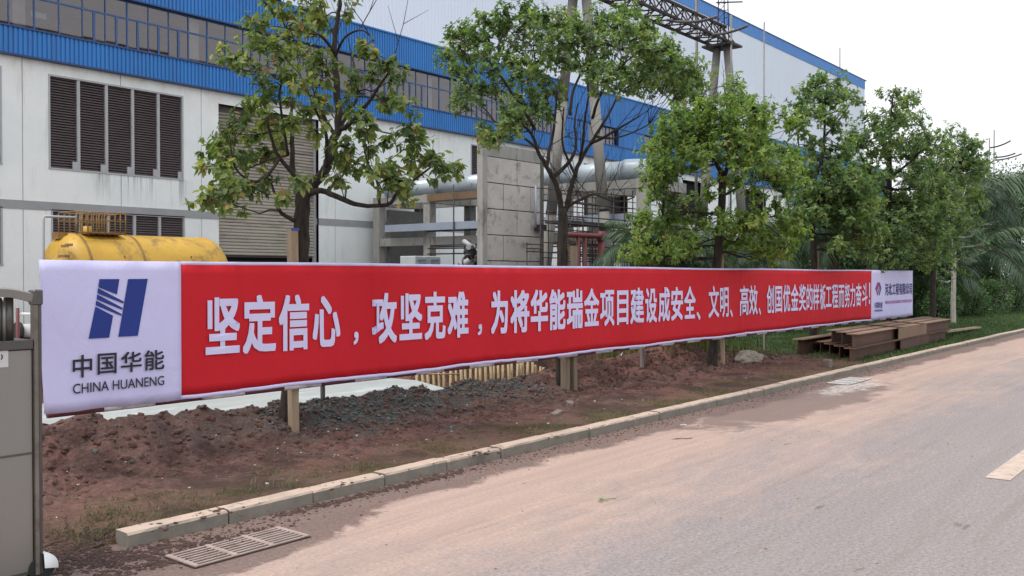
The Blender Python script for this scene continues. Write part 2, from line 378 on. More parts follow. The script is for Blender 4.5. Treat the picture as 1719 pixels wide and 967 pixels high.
m_leaf3 = leafmat('bright_leaf', [(0., (0.072, 0.129, 0.041)), (.45, (0.194, 0.301, 0.078)), (.8, (0.341, 0.445, 0.131)), (1., (0.472, 0.388, 0.168))])
m_leafdk = leafmat('dark_leaf', [(0., (0.032, 0.070, 0.033)), (.5, (0.082, 0.156, 0.063)), (.9, (0.162, 0.254, 0.099)), (1., (0.244, 0.293, 0.116))], .2)
m_palm = leafmat('palm_frond', [(0., (0.023, 0.052, 0.029)), (.5, (0.052, 0.098, 0.052)), (1., (0.117, 0.169, 0.091))], .2)
m_grassm = leafmat('grass_blade', [(0., (.05, .07, .018)), (.5, (.09, .13, .03)), (1., (.19, .17, .07))], .25)
m_lawnm = leafmat('lawn_blade', [(0., (0.025, 0.060, 0.016)), (.5, (0.056, 0.112, 0.029)), (1., (0.112, 0.169, 0.050))], .25)
m_weedm = leafmat('dry_weed', [(0., (.06, .055, .03)), (.5, (.11, .11, .05)), (1., (.20, .17, .10))], .2)

m_sprig = M('green_sprig', (.12, .22, .05), .6, .2, 9)
q = N('window_glass')
tr = q.n('ShaderNodeBsdfTransparent'); tr.inputs[0].default_value = (.80, .80, .82, 1)
gl = q.n('ShaderNodeBsdfGlossy'); gl.inputs['Roughness'].default_value = .03; gl.inputs[0].default_value = (.92, .86, .86, 1)
fr = q.n('ShaderNodeFresnel'); fr.inputs[0].default_value = 2.2
ms = q.n('ShaderNodeMixShader'); q.l(fr.outputs[0], ms.inputs[0]); q.l(tr.outputs[0], ms.inputs[1]); q.l(gl.outputs[0], ms.inputs[2])
q.l(ms.outputs[0], q.t.nodes['Material Output'].inputs[0]); m_glass = q.m
m_inside = M('room_inside', (.52, .41, .37), .9, .25, .5)

# ------------------------------------------------------------------ GROUND
KY = 5.15            # street face of the kerb
def axis(segs):
    r = [segs[0][0]]
    for a, b, st in segs:
        n = max(1, round((b - a) / st)); r += [a + (b - a) * (i + 1) / n for i in range(n)]
    return r
gxs = axis([(-400, -60, 85), (-60, -6, 9), (-6, 1, .7), (1, 16, .055), (16, 28, .14), (28, 60, 1.2), (60, 160, 12), (160, 900, 120)])
gys = [KY + .11] + axis([(KY + .145, 8.6, .05), (8.6, 12, .12), (12, 30, 1.2), (30, 100, 10), (100, 900, 100)])
def crest(x):   # crest line of the bank and its height
    yc = 7.42 + .10 * math.sin(x * .9) + smooth(9.0, 12., x) * .55
    hh = .325 - .02 * math.sin(x * 1.7) - .09 * smooth(4.2, 5.8, x) - .05 * smooth(6.2, 8., x) - .05 * smooth(8.8, 10.5, x) + .08 * smooth(11.0, 13., x)
    hh *= smooth(.5, 2.2, x) * (1 - smooth(14.5, 17.5, x)); return yc, hh
def gh(x, y):
    z = .07 + .02 * smooth(5.3, 6.3, y)
    if -1 < x < 30 and y < 12:
        yc, hh = crest(x); d = y - yc
        m = hh * math.exp(-(d / (.42 if d < 0 else .33 + .3 * smooth(9, 12, x))) ** 2)
        z += m
        back = smooth(yc + .1, yc + .6, y)
        if x < 10.6: z = z * (1 - back) - .12 * back
        pit = smooth(9.3, 9.9, x - .25 * (y - 8)) * (1 - smooth(15.6, 17.4, x)) * smooth(yc + .55, yc + 1.2, y) * (1 - smooth(10.45, 10.9, y))
        z -= .62 * pit
        bank = smooth(10.4, 11.0, y) * smooth(10, 11.5, x) * (1 - smooth(20, 24, x)) * (1 - smooth(11.4, 12, y))
        z += .35 * bank
        rough = smooth(5.35, 6.6, y) * (1 - .8 * smooth(16, 19, x))
        amp = .016 + .062 * smooth(6.1, 6.9, y) * (1 - smooth(16, 19, x))
        z += (fbm(x, y, 0, 4, 2.2) * amp + fbm(x, y, 3, 3, 8.) * amp * .62) * (.3 + .7 * rough)
        z += .05 * smooth(7.4, 9.5, y) * fbm(x, y, 9, 3, 1.3) * (1 if x > 10.6 else 0)
    elif y >= 12 and x < 18: z = z * (1 - smooth(12, 13, y))
    if x < 3.0 and y < 6.4: z = z * (smooth(5.2, 6.3, y) * (1 - smooth(2.6, 3.0, x)) + smooth(2.6, 3.0, x)) + .004
    if x < 2.9:      # the verge falls to the road at the kerb's open end
        k = smooth(1.6, 2.9, x); z = z * k + .004 if y < 6.6 else z
    return z
V = [(x, y, gh(x, y) if j else -.05) for j, y in enumerate(gys) for x in gxs]; nx = len(gxs)
Fc = [(j * nx + i, j * nx + i + 1, (j + 1) * nx + i + 1, (j + 1) * nx + i) for j in range(len(gys) - 1) for i in range(nx - 1)]
b = MB(); b.add(V, Fc, True); g = b.build('ground', m_soil); tag(g, kind='structure')
b = MB(); b.add([(-400, -2.2, 0), (900, -2.2, 0), (900, KY + .02, 0), (-400, KY + .02, 0)], [(0, 1, 2, 3)])
tag(b.build('road', m_asphalt), kind='structure')
# shoulder piece of road level between the kerb's end and the verge
b = MB(); b.add([(-400, KY + .02, 0), (2.77, KY + .02, 0), (2.77, KY + .15, .0), (-400, KY + .15, 0)], [(0, 1, 2, 3)])
tag(b.build('road_edge', m_asphalt), kind='structure')
b = MB(); b.add([(-400, -400, .05), (900, -400, .05), (900, -2.35, .05), (-400, -2.35, .05)], [(0, 1, 2, 3)])
tag(b.build('far_verge', m_soil), kind='structure')

def jbox(L, W, Hh, seed, n=9, amp=.0012):
    """a weathered kerb stone: long box with a chamfered street edge and slightly worn outline"""
    r = random.Random(seed); vs, fs = [], []
    prof = [(0, -.06), (0, Hh - .014), (.012, Hh), (W, Hh), (W, -.06)]
    for i in range(n + 1):
        x = L * i / n
        for k, (y, z) in enumerate(prof):
            j = amp * (1.4 if 0 < k < 4 else .4)
            vs.append((x + (r.uniform(-.002, .002) if i in (0, n) else 0), y + r.uniform(-j, j), z + (r.uniform(-j, j) * .8 if k else 0)))
    for i in range(n):
        for k in range(4): a = i * 5 + k; fs.append((a, a + 5, a + 6, a + 1))
    fs += [tuple(range(5)), tuple(n * 5 + k for k in range(4, -1, -1))]
    return vs, fs
KL = .685
kerb = thing('kerb', (2.76, KY, 0), kind='structure')
kms = []
for s_ in range(5):
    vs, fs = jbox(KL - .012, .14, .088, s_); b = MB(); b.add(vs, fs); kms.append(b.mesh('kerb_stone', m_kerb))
for i in range(62):
    r = random.Random(i + 50)
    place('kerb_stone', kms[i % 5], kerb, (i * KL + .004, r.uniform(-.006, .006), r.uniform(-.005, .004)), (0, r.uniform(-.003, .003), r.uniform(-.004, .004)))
kerb2 = thing('far_kerb', (-20, -2.2, 0), kind='structure')
b = MB(); b.box((-400, -2.34, -.05), (600, -2.2, .09)); b.build('kerb_run', m_kerb, kerb2)

# pavement slab (concrete pad) behind the bank
pad = [(-6, 7.62), (3.2, 7.62), (6.3, 7.66), (8.4, 7.85), (9.25, 8.4), (9.7, 9.2), (10.1, 10.1), (10.0, 12.2), (9.4, 14.), (-6, 15.)]
b = MB(); n = len(pad)
b.add([(p[0], p[1], -.02) for p in pad] + [(p[0], p[1], -.2) for p in pad], [tuple(range(n))] + [(i, i + n, (i + 1) % n + n, (i + 1) % n) for i in range(n)])
tag(b.build('concrete_pavement', m_padc), kind='structure')

# road dash
b = MB(); b.add([(8.0, 1.51, .004), (13.2, 1.49, .004), (13.2, 1.67, .004), (8.0, 1.69, .004)], [(0, 1, 2, 3)])
dash = thing('road_marking', (8, 1.6, 0), kind='structure')
b.build('lane_dash', m_paint, dash)
for k in (1, 2, 3):
    b = MB(); b.add([(8.0 + 9 * k, 1.51, .004), (13.2 + 9 * k, 1.49, .004), (13.2 + 9 * k, 1.67, .004), (8.0 + 9 * k, 1.69, .004)], [(0, 1, 2, 3)]); b.build('lane_dash', m_paint, dash)

# drain grates
def grate(name, x0, y0, L, W, mat, label, nsec=3, bars=8):
    t = thing(name, (x0, y0, 0), label, 'drain grate')
    b = MB(); b.add([(x0 - .01, y0 - .01, .002), (x0 + L + .01, y0 - .01, .002), (x0 + L + .01, y0 + W + .01, .002), (x0 - .01, y0 + W + .01, .002)], [(0, 1, 2, 3)]); b.build('silt_bed', m_mudfill, t)
    for k in range(nsec + 1):
        b = MB(); xx = x0 + (L - .028) * k / nsec; b.box((xx, y0, .004), (xx + .028, y0 + W, .0165), .003); b.build('cross_bar', mat, t)
    for s in range(nsec):
        xa = x0 + (L - .028) * s / nsec + .028; xb = x0 + (L - .028) * (s + 1) / nsec
        for k in range(bars):
            yy = y0 + .004 + (W - .022) * k / (bars - 1)
            b = MB(); b.box((xa, yy, .004), (xb, yy + .0145, .014 + random.uniform(-.001, .001)), .002); b.build('bar', mat, t)
    return t
g1 = atZ(318, 950); g2 = atZ(513, 905)
grate('drain_grate', 2.80, 4.50, .78, .31, m_iron, 'rusty iron drain grate half full of mud beside the near end of the kerb')
gg = atZ(1432, 640)
grate('drain_grate', gg.x - .55, KY - .50, .95, .33, m_grateW, 'pale drain grate smeared with cement beside the kerb near the steel beams')

# ------------------------------------------------------------------ BANNER
BY = 6.85; HT, HB = 1.715, .585
X0, X1 = atY(64, 560, BY).x, atY(1532, 490, BY).x
XR0, XR1 = atY(305, 550, BY).x, atY(1462, 490, BY).x
seams = [XY(p, BY) for p in (395, 628, 805, 1065, 1245, 1380)]
def ripple(x, z):
    d = .008 * math.sin(x * 1.7) + .004 * math.sin(x * 3.1 + z) + .003 * math.sin(x * 5.3 + z * 1.5) + .004 * fbm(x * 1.2, z * .8, 2, 2)
    for s_ in seams:
        u = (x - s_) / .035; d += -.011 * math.exp(-u * u) + .007 * math.exp(-((u - 2.2) / 1.1) ** 2)
    k = smooth(HB + .10, HB, z) + smooth(HT - .06, HT, z)
    d += .006 * k * math.sin(x * 17 + 2 * math.sin(x * 3))
    if x < X0 + 1.1: d += .012 * (1 - (x - X0) / 1.1) * math.sin(z * 5 + x * 3)
    return d
def hemz(x, z, lo):   # hem wavers a little
    return z + ((.012 * math.sin(x * 2.6) * .5 + .006 * fbm(x * 3, 1, 1, 2)) if lo else .004 * math.sin(x * 1.3))
ban = thing('banner', (X0, BY, 0), 'long red slogan banner with lilac-white end panels stretched along the verge', 'banner')
def cloth(name, xa, xb, za, zb, mat, dy=0., st=.045):
    nx_ = max(2, int((xb - xa) / st)); nz_ = 14 if zb - za > .3 else 2
    vs, fs = [], []
    for j in range(nz_ + 1):
        for i in range(nx_ + 1):
            x = xa + (xb - xa) * i / nx_; z = za + (zb - za) * j / nz_
            f = (z - HB) / (HT - HB); zz = hemz(x, z, True) * (1 - f) + hemz(x, z, False) * f
            lean = .02 * (1 - f) if x < X0 + .3 else 0
            vs.append((x + (.035 * (1 - f) * max(0, 1 - (x - X0) / .5)), BY + dy + ripple(x, z), zz))
    m_ = nx_ + 1
    fs = [(j * m_ + i, j * m_ + i + 1, (j + 1) * m_ + i + 1, (j + 1) * m_ + i) for j in range(nz_) for i in range(nx_)]
    nb = len(vs); vs2 = vs + [(v[0], v[1] + .004, v[2]) for v in vs]
    fs2 = fs + [tuple(i + nb for i in reversed(f)) for f in fs]
    edge = [i for i in range(m_)] + [j * m_ + nx_ for j in range(1, nz_ + 1)] + [nz_ * m_ + i for i in range(nx_ - 1, -1, -1)] + [j * m_ for j in range(nz_ - 1, 0, -1)]
    for a, c in zip(edge, edge[1:] + edge[:1]): fs2.append((a, a + nb, c + nb, c))
    b = MB(); b.add(vs2, fs2, True); return b.build(name, mat, ban)
hem = .032
cloth('white_panel', X0, XR0, HB, HT, m_white)
cloth('white_panel', XR1, X1, HB, HT, m_white)
cloth('red_panel', XR0, XR1, HB + hem, HT - .028, m_red)
cloth('hem', XR0, XR1, HB, HB + hem, m_white)
cloth('hem', XR0, XR1, HT - .028, HT, m_white)

TXT = {}
def glyph(s):
    if s in TXT: return TXT[s]
    c = bpy.data.curves.new('t', 'FONT'); c.body = s; c.size = 1; c.resolution_u = 3
    o = bpy.data.objects.new('t', c); COL.objects.link(o); dg = bpy.context.evaluated_depsgraph_get()
    me = bpy.data.meshes.new_from_object(o.evaluated_get(dg))
    vs = np.array([v.co[:] for v in me.vertices]); fs = [tuple(p.vertices) for p in me.polygons]
    bpy.data.objects.remove(o); bpy.data.curves.remove(c); bpy.data.meshes.remove(me)
    TXT[s] = (vs, fs); return TXT[s]
def letter(s, xa, xb, za, zb, mat, bold=0., name='character', fit=True, dy=.0125, em=None):
    """print s so that its ink spans xa..xb; vertically either the ink spans za..zb (fit) or the em box does"""
    vs, fs = glyph(s); x_lo, x_hi = vs[:, 0].min() - bold, vs[:, 0].max() + bold
    if fit: z_lo, z_hi = vs[:, 1].min() - bold, vs[:, 1].max() + bold
    else: z_lo, z_hi = -.10 - bold, .86 + bold
    offs = [(0, 0)] + ([(bold * i, bold * j * .9) for i in (-1, 0, 1) for j in (-1, 0, 1) if i or j] if bold > 0 else [])
    b = MB()
    for k, (ox, oz) in enumerate(offs):
        P = []
        for v in vs:
            x = xa + (v[0] + ox - x_lo) / (x_hi - x_lo) * (xb - xa); z = za + (v[1] + oz - z_lo) / (z_hi - z_lo) * (zb - za)
            P.append((x, BY - dy + ripple(x, z) - k * .00008, z))
        b.add(P, fs)
    return b.build(name, mat, ban)
chars = [('坚', 344.3, 401.9), ('定', 407.6, 462), ('信', 466.4, 517.3), ('心', 522.7, 569.4), ('，', 591.7, 599.9), ('攻', 622, 663.5), ('坚', 668, 706.6),
 ('克', 710.7, 745.9), ('难', 749.4, 784.8), ('，', 800.7, 807.5), ('为', 824, 852.8), ('将', 857.2, 887.6), ('华', 889.7, 918.2), ('能', 920.6, 947.4),
 ('瑞', 949.8, 976.2), ('金', 978.3, 1004), ('项', 1005.6, 1029.8), ('目', 1034.5, 1053), ('建', 1056.4, 1079.7), ('设', 1082, 1102.4), ('成', 1105, 1124.4),
 ('安', 1126.2, 1146), ('全', 1148, 1166.6), ('、', 1168.5, 1174.6), ('文', 1187.4, 1204.9), ('明', 1206.8, 1222), ('、', 1224.6, 1229), ('高', 1240.6, 1255.6),
 ('效', 1256.5, 1270.8), ('、', 1273, 1276.6), ('创', 1286.5, 1299), ('国', 1301, 1312.7), ('优', 1314.5, 1326), ('金', 1327, 1339), ('奖', 1339.8, 1350.8),
 ('的', 1352, 1362.4), ('样', 1363, 1373.8), ('板', 1375, 1385), ('工', 1385.6, 1395.6), ('程', 1396.5, 1406.4), ('而', 1407.3, 1416.5), ('努', 1417.4, 1426),
 ('力', 1427, 1435.4), ('奋', 1436.3, 1445.3), ('斗', 1446.2, 1454.6), ('！', 1457, 1459.3)]
for ch, a, c in chars:
    xa, xb = XY(a, BY), XY(c, BY)
    if ch == '，': letter(ch, xa, xb, .925, 1.05, m_print_w, .02)
    elif ch == '、': letter(ch, xa, xb, .90, 1.03, m_print_w, .02)
    elif ch == '！': letter(ch, xa, xb, .95, 1.43, m_print_w, .02)
    else: letter(ch, xa, xb, .905, 1.435, m_print_w, (.030 if a < 960 else (.024 if a < 1150 else .017)), fit=False)
# left panel emblem, traced in panel coordinates
def ban_pt(px, py):
    p = atY(px, py, BY); return (p.x, p.z)
def emblem(polys, ox, oy, s, mat, name='emblem_bar', dy=.007):
    for pl_ in polys:
        pts = [ban_pt(ox + x / s, oy + y / s) for x, y in pl_]; b = MB()
        b.add([(x, BY - dy + ripple(x, z), z) for x, z in pts] + [(x, BY - dy + .003 + ripple(x, z), z) for x, z in pts],
              [tuple(range(len(pts)))] + [(i, i + len(pts), (i + 1) % len(pts) + len(pts), (i + 1) % len(pts)) for i in range(len(pts))]); b.build(name, mat, ban)
emblem([[(258, 62), (414, 62), (394, 180), (248, 124)], [(246, 132), (447, 236), (445, 250), (241, 172)], [(239, 180), (438, 285), (436, 299), (234, 218)],
        [(232, 228), (430, 332), (427, 345), (226, 264)], [(224, 274), (362, 345), (333, 514), (174, 523)], [(484, 62), (635, 60), (557, 500), (406, 508)]], 110, 455, 4.6056, m_print_b)
for ch, a, c, t_, u_ in (('中', 50, 200, 610, 797), ('国', 243, 390, 604, 778), ('华', 424, 585, 588, 762), ('能', 608, 760, 578, 748)):
    p0, p1 = ban_pt(110 + a / 4.6056, 455 + u_ / 4.6056), ban_pt(110 + c / 4.6056, 455 + t_ / 4.6056)
    letter(ch, p0[0], p1[0], .845 if ch != '中' else .835, 1.005, m_print_k, .014)
p0, p1 = ban_pt(121, 652), ban_pt(275, 629)
letter('CHINA HUANENG', p0[0], p1[0], .718, .793, m_print_k, .006, name='lettering')
# right panel
S = 12.894
def rp(px, py): return ban_pt(1455 + px / S, 455 + py / S)
emblem([[(222, 235), (240, 280), (205, 390), (236, 500), (224, 540), (174, 375)], [(236, 240), (250, 262), (262, 300), (235, 350), (222, 410), (212, 385), (238, 300)]], 1455, 455, S, m_print_mag)
emblem([[(264, 235), (308, 372), (262, 530), (246, 500), (284, 372), (250, 300)], [(262, 330), (268, 370), (240, 470), (232, 430)]], 1455, 455, S, m_print_db)
a, c = rp(395, 540), rp(975, 330); wch = (c[0] - a[0]) / 8
for k, ch in enumerate('河北工程有限公司'): letter(ch, a[0] + wch * (k + .06), a[0] + wch * (k + .94), a[1] + .005, a[1] + .30, m_print_db, .02, fit=False)
a, c = rp(395, 672), rp(965, 590); letter('POWERCHINA HEBEI ENGINEERING CORPORATION LIMITED', a[0], c[0], .925, 1.0, m_print_pale, .03, name='lettering')
a, c = rp(155, 712), rp(328, 605); wch = (c[0] - a[0]) / 4
for k, ch in enumerate('中国电建'): letter(ch, a[0] + wch * (k + .05), a[0] + wch * (k + .95), .845, .985, m_print_db, .015)
a, c = rp(155, 790), rp(328, 745); letter('POWERCHINA', a[0], c[0], .765, .815, m_print_db, .02, name='lettering')

# striped barrier poles carrying the banner, behind it
def striped(z, r, label):
    t = thing('barrier_pole', (X0, BY + .045, z), label, 'pole'); x = X0 + .08; k = 0
    while x < X1 - .1:
        L = .42; b = MB(); b.tube([(x, BY + .045, z), (min(x + L, X1 - .08), BY + .045, z)], r + (.0015 if k % 2 else 0), 8)
        b.build('white_section' if k % 2 else 'maroon_section', m_poleW if k % 2 else m_poleR, t); x += L; k += 1
striped(HB - .012, .022, 'maroon and white striped pole running along the bottom edge of the banner')
striped(HT - .07, .02, 'maroon and white striped pole hidden along the top edge of the banner')

# timber posts holding the banner
def post(px, py_base, ztop, wd, mat, label, Y=None, cap=False, lean=0., base=None, round_=False):
    p = atZ(px, py_base, .12); Y_ = Y if Y else p.y; X_ = XY(px, Y_)
    zb = gh(X_, Y_) - .15
    t = thing('timber_post', (X_, Y_, zb + .15), label, 'post', 'posts holding up the banner'); b = MB(); hw = wd / 2
    n_ = 10; vs = []; fs = []
    for i in range(n_ + 1):
        f = i / n_; z = zb + (ztop - zb) * f; dx = lean * f + .004 * math.sin(f * 9 + px); r_ = random.Random(i + int(px))
        if round_: ring = [(math.cos(a) * hw, math.sin(a) * hw) for a in [k * math.pi / 4 for k in range(8)]]
        else: ring = [(-hw, -hw * .8), (hw * .93, -hw * .8), (hw, -hw * .7), (hw, hw * .8), (-hw, hw * .8), (-hw * 1.0, -hw * .7)]
        vs += [(X_ + dx + x * (1 + r_.uniform(-.03, .03)), Y_ + y, z) for x, y in ring]
    m_ = len(ring)
    for i in range(n_):
        for k in range(m_): a = i * m_ + k; c_ = i * m_ + (k + 1) % m_; fs.append((a, c_, c_ + m_, a + m_))
    fs += [tuple(range(m_ - 1, -1, -1)), tuple(n_ * m_ + k for k in range(m_))]
    b.add(vs, fs, round_); b.build('shaft', mat, t)
    if cap:
        b = MB(); b.box((X_ + lean - hw - .003, Y_ - hw * .8 - .003, ztop - .02), (X_ + lean + hw + .003, Y_ + hw * .8 + .003, ztop + .006)); b.build('blue_tape', m_bluecap, t)
    return t
PY = BY + .12
post(492, 755, 2.03, .082, m_ply, 'square sawn timber post with blue tape on top, left of the first comma', PY, True)
post(541, 690, 1.5, .038, m_staind, 'short thin stake in the dark gravel right of the taped post', BY + .45)
post(949, 655, 1.5, .10, m_post, 'dark upright timber standing close against the second tree trunk', PY + .02)
post(963, 655, 1.98, .085, m_post, 'weathered timber post right beside the second tree trunk', PY)
post(1078, 612, 1.4, .05, m_pole, 'short pale stake between the second and third trees', BY + .5)
post(1214, 628, 2.0, .075, m_ply, 'tall pale wooden pole standing right of the third tree trunk', PY, lean=-.06, round_=True)
post(1284, 592, 1.2, .05, m_pole, 'short pale stake behind the boulder', BY + .9)
post(1371, 560, 2.2, .09, m_post, 'pale stake sticking up over the far part of the red cloth', BY + .4)
post(1493, 560, 2.35, .08, m_post, 'thin stake sticking up over the far white panel', BY + .3)
t = thing('wooden_brace', XYZ := tuple(atY(1195, 617, 7.02)), 'short wooden block nailed between the third trunk and the pole', 'wood block')
b = MB(); a_, c_ = atY(1190, 617, 7.0), atY(1213, 612, 6.99); b.obox((a_ + c_) / 2, (c_ - a_) / 2, (0, .03, 0), (0, 0, .022)); b.build('block', m_post, t)
a_, c_ = atY(1034, 612, 8.4), atY(1046, 592, 8.4)
b = MB(); b.tube([a_, c_], .018, 6); b.top('leaning_stick', m_poleW, a_, 'white stick leaning on the dirt bank behind the banner, right of the second tree', 'stick')

# bamboo stakes along the pit
sx = [62, 125, 182, 240, 295, 352, 425, 480, 533, 577, 635, 695, 738, 795, 850, 888, 930, 982, 1038, 1075, 1140, 1170, 1195, 1250, 1300, 1325, 1382, 1415, 1450, 1490, 1505]
sy = [235, 230, 225, 215, 210, 200, 195, 190, 180, 180, 165, 160, 157, 150, 140, 140, 135, 127, 122, 115, 130, 105, 105, 95, 115, 145, 160, 170, 185, 215, 230]
fen = thing('stake_fence', tuple(atY(810, 650, 10.3)), 'low fence of split bamboo stakes standing in the pit behind the banner', 'stake fence')
for i, (a, c) in enumerate(zip(sx, sy)):
    r = random.Random(i); p = atY(690 + a / 6.367, 590 + c / 6.367, 10.3); lean = r.uniform(-.06, .03); wd = r.uniform(.019, .027)
    b = MB(); b.tube([(p.x - lean, 10.3 + r.uniform(-.02, .02), -.75), (p.x, 10.3, p.z)], [wd, wd * .95], 7); b.build('stake', m_stick, fen)
for (pa, pb, dy) in (((708, 628), (772, 628), -.04), ((783, 639), (816, 645), -.05)):
    b = MB(); b.tube([atY(*pa, 10.3 + dy), atY(*pb, 10.3 + dy)], .012, 6); b.build('rail', m_stick, fen)

# ------------------------------------------------------------------ POWER STATION FRONT BUILDING
YB = 28.0
def kz(k, Y=YB): return H + k * 2115 / F / 1.0612 * Y
zA, zB, zC, zD, zE, zM = kz(.176), kz(.1985), kz(.2415), kz(.275), 0, kz(.2255)
XB0, XB1 = 5.0, 92.0
bld = thing('factory_building', (XB0, YB, 0), 'white factory building with blue ribbed bands, a window strip and dark louvres', 'building')
lzt, lzb = kz(.165), kz(.0885); l2t, l2b = kz(.0535), 1.9
LW = XY(306, YB, 200) - XY(83, YB, 200)
dx0, dx1, dzt = XY(367, YB, 250), XY(535, YB, 250), kz(.1645)
L1 = XY(83, YB, 200); L0 = XY(1, YB, 200) - LW; L3 = XY(791, YB, 250)
holes = [(L1, L1 + LW, lzb, lzt), (L0, L0 + LW, lzb, lzt), (L3, L3 + LW, lzb, lzt), (XY(88, YB), XY(309, YB), l2b, l2t), (L0, L0 + LW, l2b, l2t), (dx0, dx1, 0, dzt)]
for k in range(5): holes.append((L3 + 9 + k * 9.4, L3 + 9 + k * 9.4 + LW, lzb, lzt))
joints = [XY(38, YB, 250), XY(203, YB, 250), XY(338, YB, 250)]
jp = (joints[2] - joints[0]) / 2
js = [joints[0] - jp * k for k in range(3, 0, -1)] + joints
while js[-1] + jp < XB1: js.append(js[-1] + jp)
js = [XB0] + [j for j in js if j > XB0 + .3] + [XB1]
bz0, bz1 = kz(.0535), kz(.0605)
hn = [(h[0] - .0, h[1] + .0, h[2], h[3]) for h in holes]
for a, c in zip(js, js[1:]):
    for z0, z1 in ((-.1, bz0), (bz1, zA)):
        rs = rects_minus((a + .012, c - .012, z0, z1), hn)
        if rs:
            b = MB()
            for r in rs: b.box((r[0], YB, r[2]), (r[1], YB + .22, r[3]))
            b.build('wall_panel', m_wall, bld)
b = MB()
for r in rects_minus((XB0, XB1, -.1, zA), hn): b.box((r[0], YB + .10, r[2]), (r[1], YB + .2, r[3]))
b.v = [(v[0], v[1] - .082 if v[1] < YB + .15 else v[1], v[2]) for v in b.v]
b.build('backing_wall', m_band, bld)
for a, c in ((XB0, dx0), (dx1, XB1)):
    b = MB(); b.box((a, YB - .02, bz0), (c, YB + .1, bz1)); b.build('string_course', m_band, bld)
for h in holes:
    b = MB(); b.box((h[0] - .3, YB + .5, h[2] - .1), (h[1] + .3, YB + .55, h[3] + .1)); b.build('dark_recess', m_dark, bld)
def louvre(x0, x1, z0, z1, mull, caps=True):
    t = place('louvre_window', None, bld); 
    b = MB(); fw_ = .06
    b.box((x0 - .03, YB - .02, z1 - .02), (x1 + .03, YB + .12, z1 + .035)); b.box((x0 - .04, YB - .025, z0 - .03), (x1 + .04, YB + .12, z0 + .02))
    b.box((x0 - .03, YB - .021, z0 + .02), (x0 + .02, YB + .12, z1 - .02)); b.box((x1 - .02, YB - .021, z0 + .02), (x1 + .03, YB + .12, z1 - .02)); b.build('louvre_frame', m_lframe, t)
    xs_ = [x0] + mull + [x1]
    for m in mull:
        b = MB(); b.box((m - .045, YB - .005, z0 + .02), (m + .045, YB + .13, z1 - .02)); b.build('mullion', m_lframe, t)
    for a, c in zip(xs_, xs_[1:]):
        b = MB(); z = z0 + .04
        while z < z1 - .04:
            b.add([(a + .04, YB + .03, z), (c - .04, YB + .03, z), (c - .04, YB + .10, z + .062), (a + .04, YB + .10, z + .062), (a + .04, YB + .036, z - .008), (c - .04, YB + .036, z - .008), (c - .04, YB + .106, z + .052), (a + .04, YB + .106, z + .052)],
                  [(0, 1, 2, 3), (7, 6, 5, 4), (0, 4, 5, 1), (3, 2, 6, 7)]); z += .078
        o = b.build('louvre_slats', m_louv, t); tag(o, kind='stuff')
        if caps:
            b = MB(); b.box((c - .17 if c == x1 else c - .20, YB - .03, z0 + .02), (c - .04, YB + .02, z0 + .25)); b.build('actuator_box', m_lframe, t)
mu = [XY(p, YB, 200) for p in (132, 179, 223, 266)]
louvre(L1, L1 + LW, lzb, lzt, mu)
louvre(L0, L0 + LW, lzb, lzt, [m - L1 + L0 for m in mu]); louvre(L3, L3 + LW, lzb, lzt, [m - L1 + L3 for m in mu])
h4 = holes[3]; louvre(h4[0], h4[1], h4[2], h4[3], [h4[0] + (h4[1] - h4[0]) * k / 5 for k in range(1, 5)], False)
louvre(L0, L0 + LW, l2b, l2t, [L0 + LW * k / 5 for k in range(1, 5)], False)
# roller door
rd = place('roller_door', None, bld)
def shutter(z0, z1, mat):
    b = MB(); z = z0; vs = []; fs = []; n = 0
    while z < z1:
        vs += [(dx0, YB + .25, z), (dx1, YB + .25, z), (dx0, YB + .205, z + .03), (dx1, YB + .205, z + .03), (dx0, YB + .205, z + .085), (dx1, YB + .205, z + .085)]
        fs += [(n, n + 1, n + 3, n + 2), (n + 2, n + 3, n + 5, n + 4)]
        if z + .115 < z1: fs.append((n + 4, n + 5, n + 7, n + 6))
        n += 6; z += .115
    b.add(vs, fs); tag(b.build('shutter_slats', mat, rd), kind='stuff')
shutter(kz(.0195), kz(.075), m_shut2); shutter(kz(.075) + .01, dzt - .32, m_shut)
for x in (dx0, dx1 - .09):
    b = MB(); b.box((x, YB + .16, 0), (x + .09, YB + .3, dzt)); b.build('guide_rail', m_lframe, rd)
b = MB(); b.box((dx0, YB + .30, kz(.0195) - .06), (dx1, YB + .33, dzt)); b.build('shutter_back', m_louv, rd)
# ribbed cladding
def corrug(x0, x1, z0, z1, Y, pitch, dep):
    n = int((x1 - x0) / pitch); pr = [(0, 0), (.55, 0), (.66, 1), (.89, 1)]; vs = []; fs = []
    for i in range(n):
        for (u, d) in pr: x = x0 + (i + u) * pitch; vs += [(x, Y + d * dep, z0), (x, Y + d * dep, z1)]
    m = len(vs) // 2
    fs = [(2 * k, 2 * k + 2, 2 * k + 3, 2 * k + 1) for k in range(m - 1)]
    b = MB(); b.add(vs, fs); return b
corrug(XB0, XB1, zA + .03, zB - .03, YB - .16, .135, .035).build('lower_blue_cladding', m_blue, bld)
XC = XY(40, YB, 20) + 4 * (XY(729, YB, 180) - XY(40, YB, 20)) / 3 + .28
corrug(XB0, XC, zC + .04, zD, YB - .16, .135, .035).build('upper_blue_cladding', m_blue, bld)
corrug(XC, XB1, zM + .03, zD, YB - .16, .135, .035).build('upper_blue_cladding', m_blue, bld)
